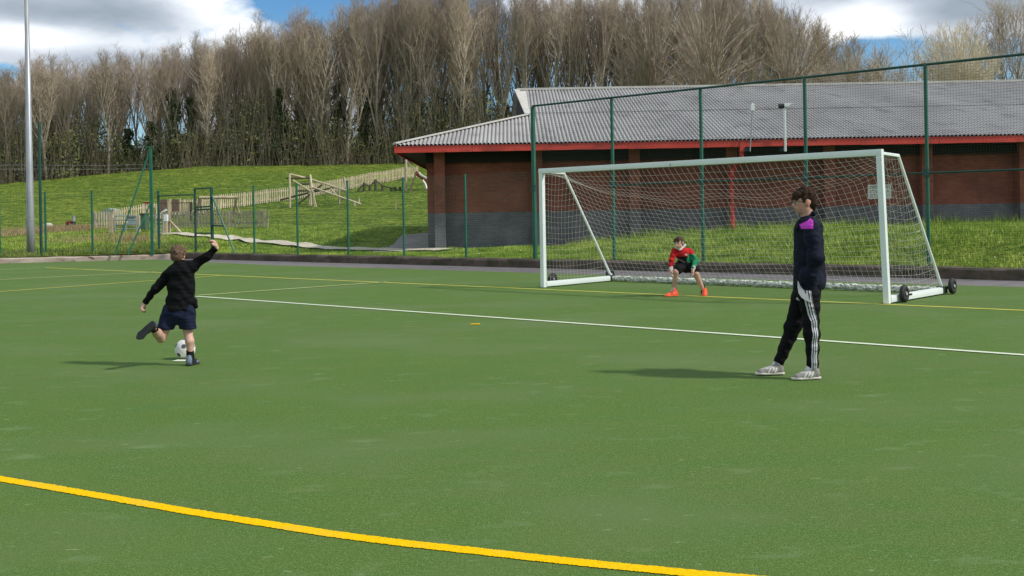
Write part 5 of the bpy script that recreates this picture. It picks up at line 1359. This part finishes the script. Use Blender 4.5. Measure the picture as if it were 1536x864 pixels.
# ================================================================== VEGETATION
def rvec(rng): 
    z = rng.uniform(-1, 1); a = rng.uniform(0, 2 * math.pi); r = math.sqrt(1 - z * z); return Vector((r * math.cos(a), r * math.sin(a), z))
def grow(seed, H, nl, ang, reach, zlo=.14, r0=.011, subs=7, twigs=6, upturn=.35, tw_r=.0085, fork=0, twl=1.0):
    """bare tree: returns (trunk MB with limbs, crown MB with branches and twigs)"""
    rng = random.Random(seed); tr = MB(); cr = MB()
    stems = []
    def stem(base, d, L, r, k=9):
        pts = [base]; dd = d.copy(); drift = rvec(rng) * .06; drift.z = 0
        for i in range(k):
            dd = (dd + drift * .5 + rvec(rng) * .05 + Vector((0, 0, .10))).normalized(); pts.append(pts[-1] + dd * (L / k))
        tr.tube(pts, [r * (1 - .93 * (i / k) ** .85) for i in range(k + 1)], 6); return pts
    main = stem(Vector((0, 0, -.3)), Vector((0, 0, 1)), H * .97, H * r0); stems.append((main, H * .97))
    for k in range(fork):
        i = rng.randint(1, 3); a = rng.uniform(0, 6.28); t = rng.uniform(.25, .5); d = Vector((math.cos(a) * t, math.sin(a) * t, 1)).normalized()
        L = H * .97 * (1 - i / 9) * rng.uniform(.8, .97); stems.append((stem(main[i], d, L, H * r0 * .7), L))
    tw_n = 0
    for (pts, SL) in stems:
        K_ = len(pts) - 1; n_l = int(nl * SL / H / (1 + fork * .45)); az = rng.uniform(0, 6)
        for q in range(n_l):
            t = zlo + (1 - zlo) * ((q + rng.random()) / n_l) ** .85; t = min(t, .985)
            i = min(K_ - 1, int(t * K_)); base = pts[i].lerp(pts[i + 1], t * K_ - i)
            az += 2.4 + rng.uniform(-.4, .4); inc = ang * rng.uniform(.7, 1.25) * (1.15 - .45 * t)
            # crown envelope: widest at one third, tapering to the top
            env = reach * H * (.35 + .65 * math.sin(math.pi * min(1, (t + .12)) ** .9)) * rng.uniform(.6, 1.15)
            if t < .28: env *= .55
            d = Vector((math.cos(az) * math.sin(inc), math.sin(az) * math.sin(inc), math.cos(inc)))
            L = env / max(.3, math.sin(inc)); L = min(L, H * (1.04 - t) * 1.1 + .8); k = 4; lp_ = [base]; dd = d.copy()
            for j in range(k): dd = (dd + Vector((0, 0, upturn * .25)) + rvec(rng) * .09).normalized(); lp_.append(lp_[-1] + dd * L / k)
            rr = max(.018, H * r0 * .44 * (1 - t * .6) * (L / (reach * H * 1.8)) ** .5)
            (tr if t < .5 else cr).tube(lp_, [rr * (1 - .8 * j / k) for j in range(k + 1)], 4, cap=False)
            for s in range(subs):
                u = .18 + .82 * (s + rng.random()) / subs; j = min(k - 1, int(u * k)); b0 = lp_[j].lerp(lp_[j + 1], u * k - j)
                ld = (lp_[j + 1] - lp_[j]).normalized(); sd = (ld + rvec(rng) * .80 + Vector((0, 0, .25))).normalized(); sl_ = L * .42 * (1.15 - u * .6) * rng.uniform(.6, 1.2)
                b1 = b0 + sd * sl_ * .5; s2 = (sd + rvec(rng) * .25 + Vector((0, 0, .15))).normalized(); b2 = b1 + s2 * sl_ * .5
                cr.tube([b0, b1, b2], [rr * .36 + .004, rr * .24 + .003, .005], 3, cap=False)
                for w in range(twigs):
                    u2 = rng.uniform(.1, 1); c0 = b0.lerp(b1, u2 * 2) if u2 < .5 else b1.lerp(b2, u2 * 2 - 1)
                    td = (sd + rvec(rng) * 1.0 + Vector((0, 0, .3))).normalized(); tl = rng.uniform(.45, 1.15) * twl
                    c1 = c0 + td * tl; cr.tube([c0, c1], [tw_r, tw_r * .45], 3, cap=False)
                    if rng.random() < .6:
                        c2 = c0 + td * tl * .5; c3 = c2 + (td + rvec(rng) * .7).normalized() * tl * .55; cr.tube([c2, c3], [tw_r * .8, tw_r * .4], 3, cap=False)
    return tr, cr
def grow_dome(seed, H, Rr, n=210, twigs=16, zb=.10, tw_r=.012, r0=.014, low=.22, twl=.8, stems=7):
    """multi-stemmed tree whose upswept branches end on a rounded dome"""
    rng = random.Random(seed); tr = MB(); cr = MB()
    tr.tube([(0, 0, -.3), (0, 0, zb * H), (.02 * H, 0, zb * H * 1.6)], [H * r0 * 1.5, H * r0 * 1.2, H * r0 * .8], 7)
    C0 = Vector((0, 0, zb * H)); mains = []
    for k in range(stems):
        a = 2 * math.pi * k / stems + rng.uniform(-.4, .4); q = rng.uniform(.15, .5); e = Vector((math.cos(a) * Rr * q, math.sin(a) * Rr * q, H * rng.uniform(.55, .75)))
        c1 = C0 + Vector((e.x * .35, e.y * .35, (e.z - C0.z) * .5)); pts = [C0 * (1 - t) ** 2 + c1 * (2 * t * (1 - t)) + e * t * t + rvec(rng) * .1 * (0 < t < 1) for t in (0, .2, .4, .6, .8, 1)]
        tr.tube(pts, [H * r0 * .7 * (1 - .75 * i / 5) for i in range(6)], 5); mains.append(pts)
    for k in range(n):
        a = rng.uniform(0, 6.283); u = rng.random() ** .6; el = math.asin(min(1, max(-.25, -.2 + 1.2 * rng.random())))
        R_ = Rr * rng.uniform(.86, 1.04); top = H * rng.uniform(.94, 1.02); zc = H * (.5 + low * .25); rz = top - zc
        e = Vector((math.cos(a) * math.cos(el) * R_, math.sin(a) * math.cos(el) * R_, zc + math.sin(el) * rz * (1 if el > 0 else .9)))
        m = min(mains, key=lambda p: (p[3] - e).length + rng.uniform(0, Rr * .7)); b = m[rng.choice((1, 2, 2, 3, 3, 4))]
        if b.z > e.z - .3: b = m[1]
        mid = b.lerp(e, .5) + Vector((-(e.x - b.x) * .12, -(e.y - b.y) * .12, .10 * (e - b).length)) * 1.0 - Vector((0, 0, .12 * (e - b).length)) * (el < .3)
        pts = [b * (1 - t) ** 2 + mid * (2 * t * (1 - t)) + e * t * t for t in (0, .25, .5, .75, 1)]
        r = max(.016, H * r0 * .22); cr.tube(pts, [r * (1 - .75 * i / 4) for i in range(5)], 3, cap=False)
        for w in range(twigs):
            t = rng.uniform(.3, 1) ** .8; p = b * (1 - t) ** 2 + mid * (2 * t * (1 - t)) + e * t * t
            d = ((e - b).normalized() + rvec(rng) * .75 + Vector((0, 0, .35))).normalized(); L = rng.uniform(.5, 1.3) * twl; p1 = p + d * L * .55; d2 = (d + rvec(rng) * .3 + Vector((0, 0, .2))).normalized(); p2 = p1 + d2 * L * .45
            cr.tube([p, p1, p2], [tw_r, tw_r * .8, tw_r * .4], 3, cap=False)
            for q in range(2):
                p3 = p.lerp(p1, rng.random()); cr.tube([p3, p3 + (d + rvec(rng) * .8).normalized() * L * .5], [tw_r * .7, tw_r * .35], 3, cap=False)
    return tr, cr
def ivy_mesh(seed, h, r, n=1500):
    rng = random.Random(seed); mb = MB()
    for i in range(n):
        z = rng.random() ** .8 * h; a = rng.uniform(0, 6.28); rr = r * (1.0 - .6 * z / h) * rng.uniform(.35, 1.2) * (1 + .5 * math.sin(z * 1.9 + a))
        c = Vector((rr * math.cos(a), rr * math.sin(a), z)); s = rng.uniform(.09, .20); u = rvec(rng) * s; w = rvec(rng) * s
        mb.add([c - u, c + w, c + u, c - w * .8], [(0, 1, 2, 3)])
    return mb
KINDS = {
    'tall': [dict(seed=11, H=20, nl=46, ang=.38, reach=.125, fork=1), dict(seed=12, H=20, nl=42, ang=.32, reach=.11, fork=2), dict(seed=13, H=20, nl=48, ang=.44, reach=.14, fork=1), dict(seed=14, H=20, nl=42, ang=.34, reach=.125, fork=3), dict(seed=15, H=20, nl=44, ang=.40, reach=.12, fork=1, zlo=.2), dict(seed=16, H=20, nl=44, ang=.50, reach=.15, fork=2)],
    'broad': [dict(seed=21, H=18, nl=50, ang=.80, reach=.26, fork=2, zlo=.12, twl=1.2), dict(seed=22, H=18, nl=52, ang=.72, reach=.24, fork=3, zlo=.10, twl=1.2)],
}
protos = {}
def make_proto(kind, i, args, mats_t, mats_c):
    tr, cr = grow(**args)
    t = empty('bare_tree', (0, 0, 0)); tr.build('trunk', M[mats_t], t); cr.build('crown', M[mats_c], t); return t
def top_y(px):
    return float(np.interp(px, [-200, 0, 50, 150, 250, 330, 400, 450, 490, 520, 600, 700, 900, 1000, 1060, 1120, 1180, 1230, 1262, 1300, 1700], [140, 122, 104, 92, 78, 58, 46, 28, 40, 16, -8, -14, -6, -12, -18, -8, 4, 40, 80, 105, 110]))
used = {}
def place(kind, i, p, H0, H, spread=1.0, group=None, label=None, cat='tree', crown=None, rng=random, ivy=None, name='bare_tree'):
    key = (kind, i, crown)
    if key not in used:
        src = protos[(kind, i)]
        if ('base', kind, i) not in used: used[('base', kind, i)] = True; o = src
        else: o = copy_tree(src)
        if crown:
            for ch in o.children:
                if ch.name.startswith('crown'):
                    ch.data = ch.data.copy(); ch.data.materials[0] = M[crown]
        used[key] = o if o is src else o
        o0 = o
    else:
        o = copy_tree(used[key])
        for ch in list(o.children):
            if ch.name.startswith('ivy'): bpy.data.objects.remove(ch)
    o.location = p; o.rotation_euler = (0, 0, rng.uniform(0, 6.28)); s = H / H0; o.scale = (s * spread, s * spread, s)
    tag(o, label, cat, group)
    if ivy:
        v = ivy_protos[rng.randint(0, len(ivy_protos) - 1)].copy(); v.parent = o; v.scale = (1 / s, 1 / s, ivy / s / 8); col.objects.link(v)
    return o
ivy_protos = []
for s_ in (1, 2, 3):
    o = ivy_mesh(s_, 8, .75).build('ivy', M['ivy']); col.objects.unlink(o); ivy_protos.append(o)
for i, a_ in enumerate(KINDS['tall']): protos[('tall', i)] = make_proto('tall', i, a_, 'bark_grey', 'twig_grey')
LAND = [(-200, 'left edge of the photo'), (46, 'floodlight mast'), (228, 'corner post'), (320, 'gate frame'), (470, 'climbing frame'), (600, 'left tip of the hall roof'), (788, 'gable end of the roof ridge'), (922, 'second tall fence post'), (1055, 'third tall fence post'), (1211, 'fourth tall fence post')]
ORD = ['first', 'second', 'third', 'fourth', 'fifth', 'sixth', 'seventh', 'eighth', 'ninth', 'tenth', 'eleventh', 'twelfth']
def name_by_landmark(lst, text):
    lst.sort(key=lambda q: q[0]); seen = {}
    for px, o in lst:
        l = [w for x, w in LAND if x <= px][-1] if px >= -200 else LAND[0][1]
        k = seen[l] = seen.get(l, 0) + 1
        o['label'] = text + ', ' + ORD[min(k, 12) - 1] + ' right of the ' + l
def wood():
    rng = random.Random(77); n = 0; L = {'ivy': [], 'red': [], 'front': []}
    for r, (y0, step, jit) in enumerate(((126, 2.35, 1.6), (130, 2.4, 1.8), (135, 3.0, 2.2), (142, 4.0, 2.5), (150, 6.0, 2.5))):
        px = -90 + rng.uniform(0, 20)
        while px < 1330:
            y = y0 + rng.uniform(-jit, jit)
            if px < 120: y -= 2
            if px > 720 and r > 2: px += step / y * F; continue
            x = vdir(px, 300).x * y; z = terr(x, y)
            top = top_y(px + rng.uniform(-12, 12)) + rng.uniform(-8, 18) + (0 if r in (1, 2, 3) else 12) + 2.0 * (r - 2)
            H = max(8, D(px, top, y).z - z)
            iv = None; lab = 'tall leafless grey-brown tree with upright branches in the back of the hillside wood'; gr = 'leafless trees in the back rows of the wood'; key = None
            if r == 0: gr = 'leafless trees in the front row of the wood'; key = 'front'
            if r < 2 and rng.random() < (.26 if px > 380 else .14): iv = rng.uniform(5, 10); gr = 'ivy-clad trees of the wood on the hill'; key = 'ivy'
            crown = None
            if rng.random() < (.13 if 230 < px < 520 or px > 1000 else .05):
                crown = 'twig_red'
                if not iv: key = 'red'; gr = 'reddish leafless trees of the wood on the hill'
            o = place('tall', rng.randint(0, 5), (x, y, z), 20, H, rng.uniform(.85, 1.2) * (20 / H) ** .15, gr, lab, crown=crown, rng=rng, ivy=iv); n += 1
            if key: L[key].append((px, o))
            px += step / y * F * rng.uniform(.75, 1.3)
    name_by_landmark(L['ivy'], 'ivy-clad tree'); name_by_landmark(L['red'], 'reddish-twigged leafless tree'); name_by_landmark(L['front'], 'front-row leafless tree')
    # broad crowned trees
    for (px, y, top, R_, sd, crown, lab) in ((462, 128, 28, 4.6, 41, 'twig_red', 'broad leafless tree with a dark reddish crown near the middle left of the wood edge'),
                                     (1068, 100, -28, 5.6, 42, 'twig_red', 'broad leafless tree with reddish brown upswept twigs behind the middle of the hall roof'),
                                     (1190, 96, 12, 5.2, 43, 'twig_grey', 'rounded leafless tree ending the wood on the right behind the hall roof'),
                                     (975, 106, -30, 4.8, 44, 'twig_red', 'broad leafless tree with reddish twigs behind the roof above the keeper')):
        x = vdir(px, 300).x * y; z = terr(x, y); H = D(px, top, y).z - z
        tr, cr = grow_dome(sd, H, R_, n=150, twigs=9, low=.2)
        t = empty('bare_tree', (x, y, z)); tr.build('trunk', M['bark_grey'], t); cr.build('crown', M[crown], t); tag(t, lab, 'tree')
    print('trees', n)
wood()
# right-hand group beyond the roof
def solo(px, y, top, args, trunk, crown, lab, base=None):
    x = vdir(px, 300).x * y; z = terr(x, y) if base is None else base; H = D(px, top, y).z - z
    a = dict(args); a['H'] = H; tr, cr = grow(**a)
    t = empty('bare_tree', (x, y, z)); tr.build('trunk', M[trunk], t); cr.build('crown', M[crown], t); tag(t, lab, 'tree'); return t
def solo_dome(px, y, top, R_, sd, crown, lab, **k):
    x = vdir(px, 300).x * y; z = terr(x, y); H = D(px, top, y).z - z; tr, cr = grow_dome(sd, H, R_, **k)
    t = empty('bare_tree', (x, y, z)); tr.build('trunk', M['bark_grey'], t); cr.build('crown', M[crown], t); tag(t, lab, 'tree')
solo_dome(1437, 74, 36, 2.9, 51, 'twig_pale', 'round pale cream budding tree above the right end of the hall roof', n=240, twigs=18, tw_r=.013, low=1.0, twl=.55)
solo(1368, 70, 62, dict(seed=32, nl=26, ang=.75, reach=.26, fork=2, subs=5, twigs=3, tw_r=.012), 'bark_grey', 'twig_grey', 'sparse thin leafless tree left of the pale cream tree')
solo(1510, 76, 26, dict(seed=33, nl=54, ang=.50, reach=.20, fork=2, subs=7, twigs=6), 'bark_grey', 'twig_grey', 'grey leafless tree at the right edge beside the pale cream tree')
solo(1590, 80, 30, dict(seed=34, nl=50, ang=.5, reach=.2, fork=2, subs=7, twigs=6), 'bark_grey', 'twig_grey', 'grey leafless tree just beyond the right edge')
solo(1262, 88, 72, dict(seed=35, nl=50, ang=.6, reach=.2, fork=2, subs=7, twigs=6), 'bark_grey', 'twig_grey', 'leafless tree stepping down at the right end of the wood')
solo(1305, 92, 102, dict(seed=36, nl=44, ang=.7, reach=.25, fork=2, subs=6, twigs=5), 'bark_grey', 'twig_grey', 'low leafless tree in the gap of blue sky above the roof')
solo(1345, 98, 112, dict(seed=37, nl=44, ang=.7, reach=.25, fork=2, subs=6, twigs=5), 'bark_grey', 'twig_grey', 'lowest leafless treetop just above the roof ridge in the sky gap')
# undergrowth at the foot of the wood
def undergrowth():
    rng = random.Random(8); lv = MB(); tw = MB()
    hs = {}
    def hh(px): 
        return 4.6 + 2.2 * math.sin(px * .021) + 1.4 * math.sin(px * .053 + 1) + (1.0 if px > 380 else 0)
    for i in range(95000):
        px = rng.uniform(-120, 1000); y = 124.5 + rng.random() ** 1.4 * 20; 
        if px < 120: y -= 2
        x = vdir(px, 300).x * y; z0 = terr(x, y); h = max(1.2, hh(px + 30 * math.sin(y)) + (y - 124) * .12); z = z0 + h * rng.random() ** 1.25
        c = Vector((x, y, z)); s = rng.uniform(.09, .22); u = rvec(rng) * s; w = rvec(rng) * s; lv.add([c - u, c + w, c + u, c - w * .8], [(0, 1, 2, 3)])
    o = lv.build('undergrowth', M['bush']); tag(o, 'dark green brambles and evergreen undergrowth at the foot of the wood', 'undergrowth', kind='stuff')
    for i in range(9000):
        px = rng.uniform(-120, 1000); y = 123.8 + rng.random() ** 1.4 * 22
        if px < 120: y -= 2
        x = vdir(px, 300).x * y; z0 = terr(x, y); h = hh(px) * rng.uniform(.5, 2.0); a = Vector((x, y, z0)); b = a + Vector((rng.uniform(-2.0, 2.0), rng.uniform(-1, 1), h)); m_ = a.lerp(b, .5) + Vector((rng.uniform(-.3, .3), 0, .2))
        tw.tube([a, m_, b], [.017, .013, .006], 3, cap=False)
    o = tw.build('saplings', M['bush_twig']); tag(o, 'thin brown saplings and bramble stems at the foot of the wood', 'undergrowth', kind='stuff')
undergrowth()
# grass blades
PATHP = [GT(*p, y0=33) for p in [(250, 351), (325, 356), (400, 364.5), (460, 370), (530, 375.5), (600, 378.6), (668, 377.3)]]
def near_path(x, y):
    if -5.2 < x < -3.1 and y > 38.1: return True
    for i in range(6):
        a, b = PATHP[i], PATHP[i + 1]; dx, dy = b.x - a.x, b.y - a.y; t = max(0, min(1, ((x - a.x) * dx + (y - a.y) * dy) / (dx * dx + dy * dy)))
        if math.hypot(x - a.x - t * dx, y - a.y - t * dy) < .56: return True
    return False
def blades():
    rng = random.Random(5); g = MB(); dry = MB(); dk = MB()
    def blade(mb, x, y, h, w=.012):
        z = terr(x, y); a = rng.uniform(0, 6.28); lx, ly = rng.gauss(0, .35) * h, rng.gauss(0, .35) * h; cx_, cy_ = math.cos(a) * w, math.sin(a) * w
        mb.add([(x - cx_, y - cy_, z - .02), (x + cx_, y + cy_, z - .02), (x + lx, y + ly, z + h)], [(0, 1, 2)])
    DRY = [(GT(px, py).x, GT(px, py).y, sx, sy) for (px, py, sx, sy) in ((62, 347.5, 1.2, .5), (80, 347, 1.4, .6), (100, 346.5, 1.4, .6), (118, 346, .8, .5), (20, 352, 1.6, .5), (140, 362, 2.5, 1.5), (206, 362, .9, .9), (90, 346, 2.4, .5), (70, 348, 2.4, .7), (105, 347, 1.6, .7))]
    # bank in front of the hall
    for i in range(130000):
        x = rng.uniform(-5, 21); k0 = kerb_y(x) + .35; k1 = 38.2 if x > -3 else 41
        y = k0 + (k1 - k0) * rng.random()
        if x < -3 and y > 37: continue
        if near_path(x, y): continue
        tuft = math.sin(x * 1.7 + math.sin(y * 2.1)) * math.sin(y * 1.9 + 1.3 * math.sin(x * .8)); tall = smooth(-1, 8, x)
        h = rng.uniform(.04, .085) * (1 + .4 * tall) * (1 + .8 * max(0, tuft)); 
        if y > 37.2 and x > 2: h *= rng.choice((1.2, 1.8, 3.0))
        blade(g, x, y, h, .011)
    # strip along the rest of the kerb and the near meadow
    for i in range(70000):
        x = rng.uniform(-26, -3); k0 = kerb_y(x) + .4; y = k0 + rng.random() ** 1.5 * 22
        if near_path(x, y): continue
        h = rng.uniform(.05, .12) * (1.6 if x < -13.5 and y < k0 + 8 else 1); blade(dk if (x < -13.5 and y < k0 + 6 + math.sin(x) and rng.random() < .8) else g, x, y, h, .014)
    for i in range(7500):
        c = rng.choice(DRY)
        x, y = rng.gauss(c[0], c[2] * .6), rng.gauss(c[1], c[3]); 
        if y < kerb_y(x) + .4: continue
        blade(dry, x, y, rng.uniform(.12, .45), .012)
    tag(g.build('grass_blades', M['blade']), 'rough green grass on the bank and meadow beyond the kerb', 'grass', kind='stuff')
    tag(dry.build('dry_grass', M['blade_dry']), 'straw-coloured dry grass on the rough ground at the left', 'grass', kind='stuff')
    tag(dk.build('rough_grass', M['blade_dark']), 'dull green rough grass beside the mast behind the pale kerb', 'grass', kind='stuff')
    # daisies
    d = MB()
    for i in range(170):
        x = rng.uniform(-5, 20) if rng.random() < .4 else rng.uniform(-30, -4); y = kerb_y(x) + rng.uniform(.6, 7) if x > -4 else kerb_y(x) + rng.uniform(.6, 30)
        if y > 38 and x > -4: continue
        z = terr(x, y) + .12; n = 6; r = rng.uniform(.011, .018); d.add([(x + r * math.cos(t), y + .8 * r * math.sin(t), z + .6 * r * math.sin(t)) for t in np.linspace(0, 6.28, n, endpoint=False)], [tuple(range(n))])
    tag(d.build('daisies', M['line_white']), 'tiny white daisies dotted through the grass', 'flowers', kind='stuff')
blades()
# dark-leaved shrub behind the hall corner at the wood edge
